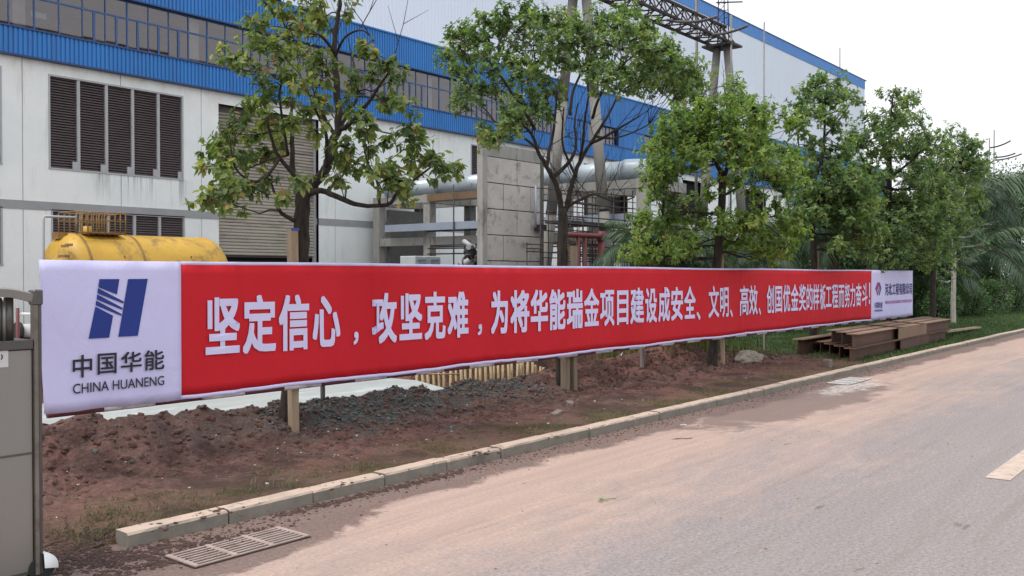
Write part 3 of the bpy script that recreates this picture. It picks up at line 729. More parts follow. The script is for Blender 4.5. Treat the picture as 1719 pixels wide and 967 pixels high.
b = MB(); b.box((XB0, YB - .19, zA - .02), (XB1, YB + .1, zA + .03)); b.box((XB0, YB - .19, zB - .03), (XB1, YB + .25, zB + .015)); b.box((XB0, YB - .19, zC - .01), (XC, YB + .1, zC + .04)); b.box((XC, YB - .19, zM), (XB1, YB + .1, zM + .03)); b.box((XC, YB - .1, zM + .03), (XB1, YB + .05, zC + .03)); b.build('flashing', m_bluedk, bld)
b = MB(); b.box((XB0, YB - .2, zD), (XB1, YB + .1, zD + .06)); b.build('coping', m_blue, bld)
b = MB(); b.box((XB0, YB - .1, zC + .05), (XB1, YB + .05, zD - .01)); b.box((XB0, YB - .1, zA + .04), (XB1, YB + .02, zB - .04)); b.build('cladding_backing', m_bluedk, bld)
b = MB(); b.box((XB0, YB + .1, zD - .15), (XB1, 45, zD)); b.build('roof', m_band, bld)
b = MB(); b.box((XB1 - .2, YB + .3, 0), (XB1, 45, zD - .16)); b.box((XB0, YB + .3, 0), (XB0 + .2, 45, zD - .16)); b.build('end_wall', m_wall, bld)
# room behind the window strip
b = MB(); b.box((XB0 + .3, YB + 4.2, zB - .3), (XB1 - .3, YB + 4.4, zC + .3)); b.box((XB0 + .3, YB + .3, zB - .35), (XB1 - .3, YB + 4.2, zB - .2)); b.box((XB0 + .3, YB + .3, zC + .12), (XB1 - .3, YB + 4.2, zC + .25)); b.build('room', m_inside, bld)
colx = XY(40, YB, 20); bay = (XY(729, YB, 180) - colx) / 3
k = -1
while colx + k * bay < XB1 - 1:
    x = colx + k * bay
    if x > XB0 + .5: b = MB(); b.box((x - .18, YB + .32, zB - .2), (x + .18, YB + .7, zC + .12)); b.build('column', m_wall, bld)
    k += 1
# windows: one strip per bay, frame and panes below it
rw = random.Random(3); k = -1; npane = 0
gstuff = MB()
while colx + k * bay < XB1 - bay:
    x0 = colx + k * bay + .28; k += 1
    if x0 < XB0: continue
    far = x0 > XC - 1
    t = place('window', None, bld); nU = 8; pw = bay / nU
    if far: corrug(x0 + bay * .5, x0 + bay, zB + .02, zM - .01, YB - .16, .135, .035).build('blue_infill', m_blue, bld); b = MB(); b.box((x0 + bay * .5, YB - .1, zB + .02), (x0 + bay, YB + .05, zM - .01)); b.build('infill_backing', m_bluedk, bld)
    fr_ = MB(); Yf = YB - .02
    def bar(xa, xb, za, zb, d=.05): fr_.box((xa, Yf - .02, za), (xb, Yf - .02 + d, zb))
    xe = x0 + bay * (.5 if far else 1)
    bar(x0, xe, zB + .015, zB + .06); bar(x0, xe, zM - .025, zM + (-.002 if far else .025), .052)
    if not far: bar(x0, xe, zC - .055, zC - .01)
    for i in range(4 if far else nU):
        xa = x0 + i * pw; wd = .05 if i % 4 == 0 else .028
        bar(xa - wd / 2, xa + wd / 2, zB + .06, zM - .025, .06); 
        if not far: bar(xa - wd / 2, xa + wd / 2, zM + .025, zC - .055, .06)
        rects = [] if far else [(xa + wd / 2, xa + pw - .014, zM + .025, zC - .055)]
        if i in (0, 7) or (i == 1): rects.append((xa + wd / 2, xa + pw - .014, zB + .06, zM - .025))
        else:
            bar(xa + pw / 2 - .035, xa + pw / 2 + .035, zB + .06, zM - .025, .058)
            rects += [(xa + wd / 2, xa + pw / 2 - .035, zB + .06, zM - .025), (xa + pw / 2 + .035, xa + pw - .014, zB + .06, zM - .025)]
        for (a, c, z0, z1) in rects:
            tilt = rw.uniform(-.004, .004); bb = MB() if x0 < 50 else gstuff
            bb.add([(a, Yf + .005 + tilt, z0), (c, Yf + .005 - tilt, z0), (c, Yf + .005 - tilt, z1), (a, Yf + .005 + tilt, z1)], [(0, 1, 2, 3)])
            if x0 < 50: bb.build('pane', m_glass, t); npane += 1
    fr_.build('window_frame', m_bframe, t)
tag(gstuff.build('far_panes', m_glass, bld), kind='stuff')
# notice boards / bright things inside the first bays
for (p0, p1, mt) in (((52, 18), (78, 33), m_plastic), ((70, 38), (83, 50), m_redpipe), ((88, 44), (104, 54), m_redpipe)):
    a, c = atY(p0[0], p0[1], YB + .7), atY(p1[0], p1[1], YB + .7); b = MB(); b.box((a.x, YB + .7, c.z), (c.x, YB + .74, a.z)); b.build('notice_board', mt, bld)

# tall hall behind
Y2 = 45.2
hz = lambda k: H + k * 2115 / F / 1.0612 * Y2
XH1 = atY(1453.5, 150, Y2).x
hall = thing('turbine_hall', (20, Y2, 0), 'tall pale hall with a blue band under its roof edge, behind the blue window strip', 'building')
corrug(8, XH1, 8, hz(.4655), Y2, .34, .035).build('ribbed_wall', m_hall, hall)
corrug(8, XH1, hz(.4655), hz(.487), Y2 - .05, .34, .035).build('blue_band', m_hallblue, hall)
b = MB(); b.box((8, Y2 - .1, hz(.487)), (XH1 + .1, Y2 + 30, hz(.489))); b.build('roof', m_bluedk, hall)
b = MB(); b.box((8, Y2 + .2, 0), (XH1, Y2 + 30, hz(.486))); b.build('hall_body', m_hall, hall)
for px, a, c in ((1410, 80, 116), (1283, 37, 60)):
    p0, p1 = atY(px, c, Y2 + .6), atY(px, a, Y2 + .6); p0.z = hz(.489)
    b = MB(); b.tube([p0, p1], .06, 5); b.top('lightning_rod', m_blackst, p0, 'thin lightning rod on the far end of the tall hall roof' if px == 1410 else 'lightning rod on the hall roof just right of the lattice spire', 'lightning rod', 'rods on the hall roof')

# ------------------------------------------------------------------ FACTORY YARD
# yellow tank
YT = 22.0; tr_ = 1.02; zt = kz(.0352, YT) - tr_ + .0
xa, xb = XY(117, YT, 400), XY(338, YT, 400)
tank = thing('yellow_tank', ((xa + xb) / 2, YT, 0), 'large yellow horizontal tank with rusty walkway cage in front of the louvres', 'tank')
def revolve_x(prof, yc, zc, n=28):
    vs, fs = [], []
    for (x, r) in prof:
        for k in range(n): a = 2 * math.pi * k / n; vs.append((x, yc + r * math.cos(a), zc + r * math.sin(a)))
    for i in range(len(prof) - 1):
        for k in range(n): u, v = i * n + k, i * n + (k + 1) % n; fs.append((u, v, v + n, u + n))
    b = MB(); b.add(vs, fs, True); return b
dome = [(math.sin(a), math.cos(a)) for a in [k * math.pi / 2 / 8 for k in range(9)]]
revolve_x([(xa, tr_), (xa + .9, tr_), (xa + 1.5, tr_ * 1.001), (xb, tr_)], YT, zt).build('shell', m_yellow, tank)
revolve_x([(xa - s * .55, max(c, .001) * tr_) for s, c in dome], YT, zt).build('dome_end', m_yellow, tank)
revolve_x([(xb + s * .55, max(c, .001) * tr_) for s, c in dome], YT, zt).build('dome_end', m_yellow, tank)
for x in (xa + .03, xa + 1.35, xb - .06): revolve_x([(x, tr_), (x, tr_ + .014), (x + .05, tr_ + .014), (x + .05, tr_)], YT, zt).build('weld_band', m_yellow if x > xa + 2 else m_rust, tank)
for x in (xa + .5, xb - .5): b = MB(); b.box((x - .15, YT - .8, -.1), (x + .15, YT + .8, zt - .5)); b.build('saddle', m_yellow, tank)
x = XY(140, YT, 395); b = MB(); b.tube([(x, YT - .2, zt + tr_ - .15), (x, YT - .2, zt + tr_ + .17)], .10, 12); b.build('manway', m_yellow, tank)
cx0, cx1 = XY(127, YT - .5, 370), XY(209, YT - .5, 370); cz0, cz1 = atY(170, 391, YT - .5).z, atY(150, 356, YT - .5).z
cage = place('walkway_cage', None, tank)
for yy in (YT - .55, YT + .35):
    for zz in (cz0, cz1, (cz0 + cz1) / 2 + .05): b = MB(); b.tube([(cx0, yy, zz), (cx1, yy, zz)], .016, 5); b.build('rail', m_rust, cage)
    for i in range(10): b = MB(); xx = cx0 + (cx1 - cx0) * i / 9; b.tube([(xx, yy, cz0 - .05), (xx, yy, cz1)], .015, 5); b.build('baluster', m_rust, cage)
for xx in (cx0, cx1): b = MB(); b.tube([(xx, YT - .55, cz1), (xx, YT + .35, cz1)], .016, 5); b.build('rail', m_rust, cage)
b = MB(); b.box((cx0 + .25, YT - .5, cz0 - .03), (cx1, YT + .3, cz0)); b.build('walkway_plate', m_rust, cage)
b = MB(); b.box((cx0 - .25, YT - .15, cz0 - .16), (cx0 - .02, YT + .15, cz0 - .0)); b.build('gauge_box', m_rust, tank)
for px, py in ((110, 413), (117, 411), (105, 430), (112, 430), (205, 432), (317, 432)):
    p = atY(px, py, YT - .8); b = MB(); b.box((p.x - .012, YT - .93, p.z - .03), (p.x + .012, YT - .6, p.z + .03)); b.build('lug', m_rust, tank)
# bent pipe beside the tank
p0, p1, p2 = atY(73, 363, YT - 1.2), atY(73, 470, YT - 1.2), atY(128, 365, YT - 1.2)
b = MB(); b.tube([(p1.x, p1.y, 0), (p0.x, p0.y, p0.z - .06), (p0.x + .02, p0.y, p0.z - .01), (p0.x + .06, p0.y, p0.z), p2], .028, 8)
b.top('vent_pipe', m_lframe, (p1.x, p1.y, 0), 'thin grey pipe bent over at the left end of the yellow tank', 'pipe')

# pipe rack (concrete frame) running out from the wall
rack = thing('pipe_rack', (26, 24, 0), 'grey concrete frame carrying the big pipe beside the precast slab wall', 'concrete frame')
def colm(px, Y, zt_, wd=.34, mat=m_conc):
    x = XY(px, Y, 400); b = MB(); b.box((x - wd / 2, Y - wd / 2, -.1), (x + wd / 2, Y + wd / 2, zt_)); b.build('column', mat, rack); return x
RX0, RX1 = 25.3, 27.6
zt_b = 4.35
ysr = [27.4, 24.6, 21.4, 18.2, 15.2]
for Y in ysr:
    for X in (RX0, RX1):
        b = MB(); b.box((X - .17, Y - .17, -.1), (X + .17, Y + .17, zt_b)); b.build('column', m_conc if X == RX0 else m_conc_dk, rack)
    for zz, hh in ((zt_b, .32), (2.75, .3)):
        b = MB(); b.box((RX0 - .2, Y - .15, zz), (RX1 + .2, Y + .15, zz + hh)) if zz == zt_b else b.box((RX0 + .17, Y - .14, zz), (RX1 - .17, Y + .14, zz + hh)); b.build('cross_beam', m_conc, rack)
for ya, yb in zip(ysr[1:], ysr):
    for X in (RX0, RX1):
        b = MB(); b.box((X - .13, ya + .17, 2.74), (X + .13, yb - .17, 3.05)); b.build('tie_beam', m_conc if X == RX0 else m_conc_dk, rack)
        b = MB(); b.box((X - .12, ya + .15, zt_b + .02), (X + .12, yb - .15, zt_b + .30)); b.build('tie_beam', m_conc, rack)
b = MB(); b.box((RX0 - .35, 24.6 - 3.1, zt_b + .03), (RX0 - .21, 24.4, zt_b + .29)); b.build('orange_board', m_plate, rack)
b = MB(); b.box((RX0 - .45, 15.5, 3.28), (RX0 - .20, 26.6, 3.55)); b.build('cable_tray', m_tray, rack)
for zz in (2.55, 3.2, 2.35):
    b = MB(); b.tube([(RX0 - .3, 15.5, zz), (RX0 - .3, 24.4, zz + .05)], .03, 6); b.build('small_pipe', m_blackst, rack)
for Y in (22.9, 20.0, 19.0): b = MB(); b.tube([(RX0 - .5, Y, -.1), (RX0 - .5, Y, 4.9)], .028, 6); b.build('down_pipe', m_blackst, rack)
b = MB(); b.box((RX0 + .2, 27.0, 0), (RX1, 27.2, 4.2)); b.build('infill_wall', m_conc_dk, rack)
# big pipe
PX, PZ, PR = 26.45, 5.08, .35
bp = thing('steam_pipe', (PX, 22, PZ), 'big silver insulated pipe lying on the concrete frame behind the slab wall', 'pipe')
y = 28.0; k = 0
while y > 16.9:
    y2 = max(16.6, y - 2.9); b = MB(); b.tube([(PX, y, PZ), (PX, y2 + .012, PZ)], PR, 28); b.build('pipe_section', m_pipe, bp)
    b = MB(); b.tube([(PX, y2 + .04, PZ), (PX, y2 - .02, PZ)], PR + .02, 28); b.build('joint_ring', m_pipe, bp)
    b = MB(); b.tube([(PX - PR, y2 + 1.0, PZ - .02), (PX - PR - .05, y2 + 1.0, PZ - .02)], .06, 10); b.build('plug', m_pipe, bp); y = y2
el = []
for i in range(9):
    a = i / 8 * math.pi / 2; el.append((PX + .75 * (1 - math.cos(a)), y - .75 * math.sin(a), PZ + .02))
b = MB(); b.tube(el + [(PX + 1.3, y - .75, PZ)], PR * 1.08, 28); b.build('elbow', m_pipe, bp)
el2 = [(PX + 1.3 + .55 * math.sin(a), y - .75, PZ - .55 * (1 - math.cos(a))) for a in [i / 6 * math.pi / 2 for i in range(7)]]
b = MB(); b.tube(el2 + [(PX + 1.85, y - .75, PZ - 1.0)], PR * 1.06, 28); b.build('elbow', m_pipe, bp)
b = MB(); b.tube([(PX + 1.85, y - .75, PZ - 1.0), (PX + 1.85, y - .75, 0)], PR * .95, 28); b.build('vertical_section', m_pipe, bp)

# precast slab wall
YS = 18.0
SX0, SX1 = XY(814, YS, 350), XY(905, YS, 350)
sw = thing('slab_wall', (SX0, YS, 0), 'tall free-standing wall of grey precast slabs with a thick end pillar', 'wall')
stop = atY(813, 240, YS).z
x803 = XY(802, YS, 350)
b = MB(); b.box((XY(806, YS, 350), YS - .1, -.1), (SX0 - .005, YS + .12, stop + .02)); b.build('pillar', m_conc, sw)
rows = 7; rh = (stop - .38) / 6.6; z = stop - .38; r_ = 0
cutsA = [0, .55, 1.]; cutsB = [0, .30, .80, 1.]
b = MB(); b.box((SX0 + .01, YS - .06, stop - .37), (SX1 - .01, YS + .12, stop)); b.build('cap_slab', m_conc, sw)
while z > -.1:
    cu = cutsA if r_ % 2 == 0 else cutsB
    for a, c in zip(cu, cu[1:]):
        b = MB(); xa_, xb_ = SX0 + (SX1 - SX0) * a + .012, SX0 + (SX1 - SX0) * c - .012
        b.box((xa_, YS - .06 + random.uniform(-.008, .008), max(z - rh + .014, -.1)), (xb_, YS + .1, z - .012), .006); b.build('slab', m_slab, sw)
    z -= rh; r_ += 1
b = MB(); b.box((SX0, YS - .02, -.1), (SX1, YS + .14, stop - .38)); b.v = [(v[0], v[1] + .015, v[2]) for v in b.v]; b.build('core', m_dark, sw)
b = MB(); b.box((SX1, YS - .1, -.1), (SX1 + .12, YS + .2, stop - .1)); b.build('edge_strip', m_conc_dk, sw)
x = XY(899, YS - .2, 380); b = MB(); b.tube([(x, YS - .2, atY(899, 383, YS).z), (x, YS - .2, atY(899, 313, YS).z)], .035, 8); b.build('drain_pipe', m_tray, sw)
p = atY(905, 382, YS - .2); b = MB(); b.box((p.x - .12, YS - .35, p.z - .09), (p.x + .2, YS - .1, p.z + .09)); b.build('hopper', m_blackst, sw)
# weathered stump and weeds on the pillar top
p = atY(808, 236, YS); b = MB(); b.tube([(p.x, YS, p.z - .05), (p.x - .02, YS, p.z + .18), (p.x + .08, YS, p.z + .30), (p.x + .02, YS, p.z + .42)], [.14, .13, .12, .04], 8); b.build('broken_top', m_rust, sw)

# A-frame portal towers and lattice beam
YP = 17.0
def aframe(px_top, pxl, pxr, pyb, label, d=.34):
    X = atY(px_top, 100, YP).x; zt_ = H + 380 * 37.4 / F
    t = thing('a_frame_pylon', (X, YP, 0), label, 'pylon', 'A-frame pylons of the lattice beam')
    for sgn, p in ((-1, pxr), (1, pxl)):
        q_ = atX(p, pyb, X); dz = zt_ - q_.z; dy = (q_.y - (YP + sgn * .22)) / dz
        yb = YP + sgn * .22 + dy * zt_
        # each leg in three spun lengths with steel joint rings
        P = lambda f: Vector((X, yb + (YP + sgn * .22 - yb) * f, zt_ * f)); fsx = [0, .34, .68, 1.]
        for a, c in zip(fsx, fsx[1:]):
            b = MB(); b.tube([P(a), P(c)], [d / 2 * (1.12 - .2 * a), d / 2 * (1.12 - .2 * c)], 16); b.build('leg', m_pole, t)
            if c < 1: b = MB(); b.tube([P(c - .006), P(c + .006)], d / 2 * 1.12, 16); b.build('joint_ring', m_blackst, t)
    b = MB(); b.box((X - .5, YP - .65, zt_), (X + .5, YP + .65, zt_ + .08)); b.build('cap_plate', m_blackst, t)
    return X, zt_
XA1, ZT = aframe(973, 917, 1020, 440, 'near A-frame concrete pylon behind the second tree')
XA2, _ = aframe(1212, 1185, 1240, 300, 'far A-frame concrete pylon carrying the end of the lattice beam')
tb = thing('lattice_beam', (XA1, YP, ZT), 'dark steel lattice beam spanning between the tops of the A-frame pylons', 'lattice beam')
hw, hh = .42, .75; xs0, xs1 = XA1 - 10, XA2 + .35
zc = ZT + .14
cor = [(YP - hw, zc), (YP + hw, zc), (YP, zc + hh)]
for (yy, zz) in cor: b = MB(); b.box((xs0, yy - .045, zz - .045), (xs1, yy + .045, zz + .045)); b.build('chord', m_trussm, tb)
nseg = 26; st = (xs1 - xs0) / nseg
for i in range(nseg):
    xa_, xm, xb_ = xs0 + i * st, xs0 + (i + .5) * st, xs0 + (i + 1) * st
    for (a, c) in ((0, 1), (0, 2), (1, 2)):
        p, q2 = cor[a], cor[c]; b = MB()
        b.tube([(xa_, p[0], p[1]), (xm, q2[0], q2[1])], .028, 4, sm=False); b.tube([(xm, q2[0], q2[1]), (xb_, p[0], p[1])], .028, 4, sm=False); b.build('brace', m_trussm, tb)
# lattice spire on the far pylon
sp = thing('lattice_spire', (XA2, YP, ZT + .08), 'slender steel lattice spire standing on the far A-frame pylon', 'spire')
zs = ZT + .95; spt = ZT + 3.9
for sx_, sy_ in ((-1, -1), (1, -1), (0, 1)):
    b = MB(); b.tube([(XA2 + sx_ * .2, YP + sy_ * .2, ZT + .08), (XA2 + sx_ * .13, YP + sy_ * .13, spt)], .022, 5); b.build('upright', m_trussm, sp)
for i in range(12):
    z0_, z1_ = ZT + .2 + i * .3, ZT + .35 + i * .3; w_ = .2 - .07 * i / 12; b = MB()
    pts = [(XA2 - w_, YP - w_, z0_), (XA2 + w_, YP - w_, z1_), (XA2, YP + w_, z0_ + .05), (XA2 - w_, YP - w_, z1_ + .1)]
    b.tube(pts, .013, 4); b.build('lacing', m_trussm, sp)
b = MB(); b.tube([(XA2 - .5, YP, ZT + 2.0), (XA2 + 1.2, YP - .5, ZT + 2.5)], .03, 5); b.build('cross_arm', m_trussm, sp)
b = MB(); b.tube([(XA2 - .5, YP, ZT + 1.7), (XA2 + 1.0, YP - .4, ZT + 2.0)], .03, 5); b.build('cross_arm', m_trussm, sp)
# thin guyed masts behind
for px, a, c, Yq, lb in ((1168, -40, 200, 19, 'thin twin mast standing in front of the pale hall left of the far pylon'), (1227, 25, 200, 16.4, 'thin pole standing close to the far pylon'), (1282, 38, 250, 24, 'slim mast rising over the third tree')):
    p0, p1 = atY(px, c, Yq), atY(px, a, Yq); t = thing('thin_mast', (p0.x, Yq, 0), lb, 'mast')
    b = MB(); b.tube([(p0.x, Yq, 0), (p0.x, Yq, p1.z)], .045, 6); b.build('tube', m_steelgrey, t)
    if px == 1168: b = MB(); b.tube([(p0.x + .12, Yq, 0), (p0.x + .12, Yq, p1.z)], .04, 6); b.build('tube', m_steelgrey, t); b = MB(); b.box((p0.x - .03, Yq - .06, 8.6), (p0.x + .16, Yq + .06, 8.7)); b.build('clamp', m_blackst, t)
# insulator strings
def string(pa, pb, sag, n, label):
    pa, pb = Vector(pa), Vector(pb); t = thing('insulator_string', pa, label, 'insulator', 'insulator strings on the lattice beam'); path = [pa.lerp(pb, i / n) + Vector((0, 0, -sag * 4 * (i / n) * (1 - i / n))) for i in range(n + 1)]
    b = MB(); b.tube(path, .011, 5); b.build('rod', m_trussm, t)
    d = (pb - pa).normalized()
    for i in range(1, n):
        b = MB(); p = path[i]; b.tube([p - d * .02, p + d * .01, p + d * .03], [.062, .05, .015], 8); b.build('disc', m_ceram, t)
za = zc + hh
pA = atY(1118, 33, YP); pB = atY(1207, 27, YP - 2.5); string(pA, pB, .14, 26, 'longer insulator string hanging right of the beam, higher of the two')
pA = atY(1180, 58, YP); pB = atY(1258, 42, YP - 2.2); string(pA, pB, .12, 24, 'insulator string nearest the far pylon, lower of the two')
for (xa_, ya_, xb_, yb_, lb) in ((1662, 248, 1697, 236, 'upper insulator string against the white sky at the far right'), (1668, 264, 1705, 257, 'middle insulator string against the white sky at the far right'), (1670, 269, 1716, 258, 'lowest insulator string against the white sky at the far right')):
    string(atY(xa_, ya_, 16), atY(xb_, yb_, 15.4), .1, 30, lb)
for (px, yt, lb) in ((1661, 232, 'thin far mast among the treetops at the right, left one'), (1669, 218, 'thin far mast among the treetops at the right, right one')):
    p = atY(px, yt, 16); b = MB(); b.tube([(p.x, 16, 0), p], .045, 5); b.top('thin_mast', m_steelgrey, (p.x, 16, 0), lb, 'mast')

# scaffold behind the second tree
YF = 15.6
scf = thing('scaffold', (XY(960, YF), YF, 0), 'dark tube scaffold with many ledgers behind the second tree trunk', 'scaffold')
ux = [884.5, 907, 957, 978, 1005, 1030, 1048, 1062]
for dyy in (0, .9):
    for p in (ux if not dyy else ux[2:]):
        x = XY(p, YF, 400) + (0 if not dyy else .15); b = MB(); b.tube([(x, YF + dyy, 0), (x, YF + dyy, 4.3 if p > 940 else (2.5 if p < 890 else 4.0))], .018, 5); b.build('upright', m_blackst, scf)
for z_ in (1.75, 2.0, 2.15, 2.45, 2.8, 3.1, 3.3, 3.7, 4.05):
    xa_, xb_ = XY(950, YF), XY(1064, YF); b = MB(); b.tube([(xa_, YF - .03, z_), (xb_, YF - .03, z_ + random.uniform(-.05, .05))], .02, 5); b.build('ledger', m_blackst, scf)
    b = MB(); b.tube([(xa_, YF + .9, z_ + .12), (xb_ + .6, YF + .9, z_ + .1)], .016, 5); b.build('ledger', m_redpipe if z_ in (2.45, 3.3) else m_blackst, scf)
for z_ in (1.85, 2.25, 2.33, 2.45): xa_, xb_ = XY(882, YF), XY(910, YF); b = MB(); b.tube([(xa_, YF - .03, z_), (xb_, YF - .03, z_)], .018, 5); b.build('ledger', m_blackst, scf)
for k in range(16):
    p_ = 950 + k * 7.2 + random.uniform(-2, 2); x = XY(p_, YF + 1.6, 400); b = MB(); b.tube([(x, YF + 1.6, 0), (x + random.uniform(-.04, .04), YF + 1.6, random.uniform(3.4, 4.3))], .017, 5); b.build('upright', m_redpipe if k % 3 == 0 else m_rusty, scf)
for k in range(14):
    z_ = 1.7 + k * .19 + random.uniform(-.03, .03); b = MB(); b.tube([(XY(950, YF + 1.6), YF + 1.55, z_), (XY(1100, YF + 1.6), YF + 1.55, z_ + random.uniform(-.04, .04))], .016, 5); b.build('ledger', m_rusty if k % 2 else m_blackst, scf)
b = MB(); b.box((XY(952, YF), YF + .1, 3.12), (XY(1060, YF), YF + .8, 3.2)); b.build('platform', m_blackst, scf)
# red fire pipes
rp_ = thing('red_pipework', (XY(1000, 15.2), 15.2, 0), 'dark red pipework with a thick horizontal main right of the second tree', 'pipework')
Yr = 15.2
a, c = atY(950, 394, Yr), atY(1064, 386, Yr); b = MB(); b.tube([a, (c.x, Yr, a.z + .02)], .075, 12); b.build('main', m_redpipe, rp_)
for p, r in ((970, .05), (982, .055), (1009, .10)):
    x = XY(p, Yr, 400); b = MB(); b.tube([(x, Yr, 0), (x, Yr, a.z)], r, 12); b.build('riser', m_redpipe, rp_)
b = MB(); x = XY(1009, Yr, 400); b.tube([(x, Yr, a.z - .12), (x, Yr, a.z + .16)], .13, 12); b.build('valve_body', m_redpipe, rp_)
# steel columns and screens behind the scaffold
for p, w_, mt, lb in ((1000, .32, m_conc, 'grey concrete column behind the red pipework'),):
    x = XY(p, 17.5, 400); b = MB(); b.box((x - w_ / 2, 17.3, 0), (x + w_ / 2, 17.7, 4.4)); b.top('concrete_column', mt, (x, 17.5, 0), lb, 'column')
x0_, x1_ = XY(955, 16.9), XY(975, 16.9); b = MB(); b.box((x0_, 16.9, 0), (x1_, 16.95, 2.6)); b.top('plywood_sheet', m_plate, (x0_, 16.9, 0), 'orange-brown plywood sheet standing right of the second trunk', 'board')
x0_, x1_ = XY(1040, 19.5), XY(1100, 19.5)
corrug(x0_, x1_ + 3, 0, 2.7, 19.5, .2, .05).top('sheet_screen', m_tray, (x0_, 19.5, 0), 'grey ribbed metal screen behind the palm fronds right of the red pipes', 'metal screen')
# cabinet & clutter
x0_, x1_ = XY(697, 21.), XY(740, 21.); ztc = atY(718, 430, 21.).z
cab = thing('metal_cabinet', (x0_, 21, 0), 'pale grey louvred cabinet peeping over the banner before the concrete frame', 'cabinet')
b = MB(); b.box((x0_, 21, 0), (x1_, 21.7, ztc), .02); b.build('body', m_cab, cab)
for sx_ in (0, 1):
    for k in range(3):
        xa_ = x0_ + (x1_ - x0_) * (.08 + .5 * sx_); b = MB(); b.box((xa_, 20.965, ztc - .14 - k * .12), (xa_ + (x1_ - x0_) * .32, 20.999, ztc - .09 - k * .12)); b.build('vent', m_tray, cab)
vb = thing('valve_assembly', (XY(790, 20.5), 20.5, 0), 'cluttered grey valves and wheels left of the slab wall', 'valve')
r = random.Random(2)
for k in range(9):
    p = atY(r.uniform(778, 802), r.uniform(405, 440), 20.5); a = Vector((r.uniform(-.3, .3), r.uniform(-.2, .2), r.uniform(-.3, .3))); b = MB(); b.tube([p - a, p + a], r.uniform(.06, .16), 9); b.build('valve_body', m_lframe if k % 2 else m_blackst, vb)
b = MB(); p = atY(785, 440, 20.3); b.tube([(p.x + .25 * math.cos(a), 20.3, p.z + .25 * math.sin(a)) for a in [k * math.pi / 8 for k in range(17)]], .03, 6); b.build('hand_wheel', m_steelgrey, vb)
b = MB(); p = atY(790, 450, 20.5); b.tube([(p.x, 20.5, 0), (p.x, 20.5, p.z + .3)], .12, 10); b.build('riser', m_lframe, vb)

# bits seen through the gate
p = atY(40, 527, 12); t = thing('barrier_bar', (p.x, 12, 0), 'red post with a thin white bar seen behind the gate rail', 'barrier')
a, c = atY(29.5, 517, 12), atY(29.5, 545, 12); b = MB(); b.tube([(a.x, 12, 0), a], .022, 10); b.build('red_post', m_redpipe, t)
a, c = atY(31, 527, 12), atY(95, 528, 12); b = MB(); b.tube([a, c], .02, 6); b.build('white_bar', m_plastic, t)
a, c = atY(34, 556, 12.5), atY(60, 556, 12.5); t = thing('pale_drum', (a.x, 12.5, a.z - .1), 'pale roller with a black end lying behind the gate', 'roller')
b = MB(); b.tube([a, c + Vector((.3, 0, 0))], .095, 14); b.build('roller_body', m_poleW, t); b = MB(); b.tube([a - Vector((.05, 0, 0)), a + Vector((.0, 0, 0))], .12, 14); b.build('end_cap', m_rubber, t)
b = MB(); b.box((a.x - .3, 12.35, gh(a.x, 12.5)), (c.x + .5, 12.65, a.z - .1)); b.build('cradle', m_rusty, t)

# ------------------------------------------------------------------ FOREGROUND GATE HEAD
GY = 4.95
gx = lambda p, py=600: atY(p, py, GY).x
gz = lambda p, py: atY(p, py, GY).z
gate = thing('sliding_gate_head', (2.0, GY, 0), 'stainless steel end car of a sliding gate with curved rail, at the left edge', 'gate')
gl0 = 1.15; xp0, xp1 = gx(56, 700), gx(69.5, 700)
zbox = gz(20, 572); b = MB(); b.box((gl0, GY, .06), (xp0 - .004, GY + .42, zbox - .05), .004); b.build('panel', m_stain, gate)
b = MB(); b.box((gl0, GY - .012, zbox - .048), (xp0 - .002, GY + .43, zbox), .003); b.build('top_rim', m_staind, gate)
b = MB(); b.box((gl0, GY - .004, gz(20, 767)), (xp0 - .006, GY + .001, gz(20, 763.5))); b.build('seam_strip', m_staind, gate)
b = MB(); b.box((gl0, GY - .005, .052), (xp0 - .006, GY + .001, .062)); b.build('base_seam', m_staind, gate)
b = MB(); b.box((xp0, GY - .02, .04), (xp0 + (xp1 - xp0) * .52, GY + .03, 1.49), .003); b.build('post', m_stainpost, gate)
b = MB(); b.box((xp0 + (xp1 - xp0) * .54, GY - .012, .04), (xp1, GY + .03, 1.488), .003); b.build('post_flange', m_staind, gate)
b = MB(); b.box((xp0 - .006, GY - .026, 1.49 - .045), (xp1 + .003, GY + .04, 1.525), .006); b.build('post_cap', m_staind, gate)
rail = []
for i in range(14):
    p = -60 + (54 + 60) * i / 13; yy = 491 + 9 * ((p + 5) / 58) ** 2 if p > -5 else 491 + 1.5 * ((p + 5) / 58) ** 2
    rail.append((gx(p, yy), GY + .01, gz(p, yy)))
b = MB()
for a, c in zip(rail, rail[1:]): pass
vs = [];  
for p in rail: vs += [(p[0], GY - .015, p[2] - .022), (p[0], GY - .02, p[2] + .018), (p[0], GY - .005, p[2] + .026), (p[0], GY + .04, p[2] + .024), (p[0], GY + .04, p[2] - .022)]
fs = [(i * 5 + k, (i + 1) * 5 + k, (i + 1) * 5 + (k + 1) % 5, i * 5 + (k + 1) % 5) for i in range(13) for k in range(5)]
b.add(vs, fs); b.build('curved_rail', m_stain, gate)
for p, r, mt in ((4, .016, m_staind), (13.5, .012, m_stain), (22, .022, m_staind), (-14, .02, m_staind)):
    x = gx(p, 530); b = MB(); b.tube([(x, GY + .05, zbox), (x, GY + .05, gz(0, 500))], r, 12); b.build('baluster', mt, gate)
b = MB(); b.box((gx(-2, 600), GY - .003, gz(0, 617)), (gx(13.5, 600), GY - .001, gz(10, 588))); b.build('sticker', m_sticker, gate)
b = MB(); b.tube([(gx(1, 600) + .006 * math.cos(a), GY - .004, gz(1, 599) + .012 * math.sin(a)) for a in [-1.6 + k * .35 for k in range(9)]], .003, 5); b.build('sticker_mark', m_print_k, gate)
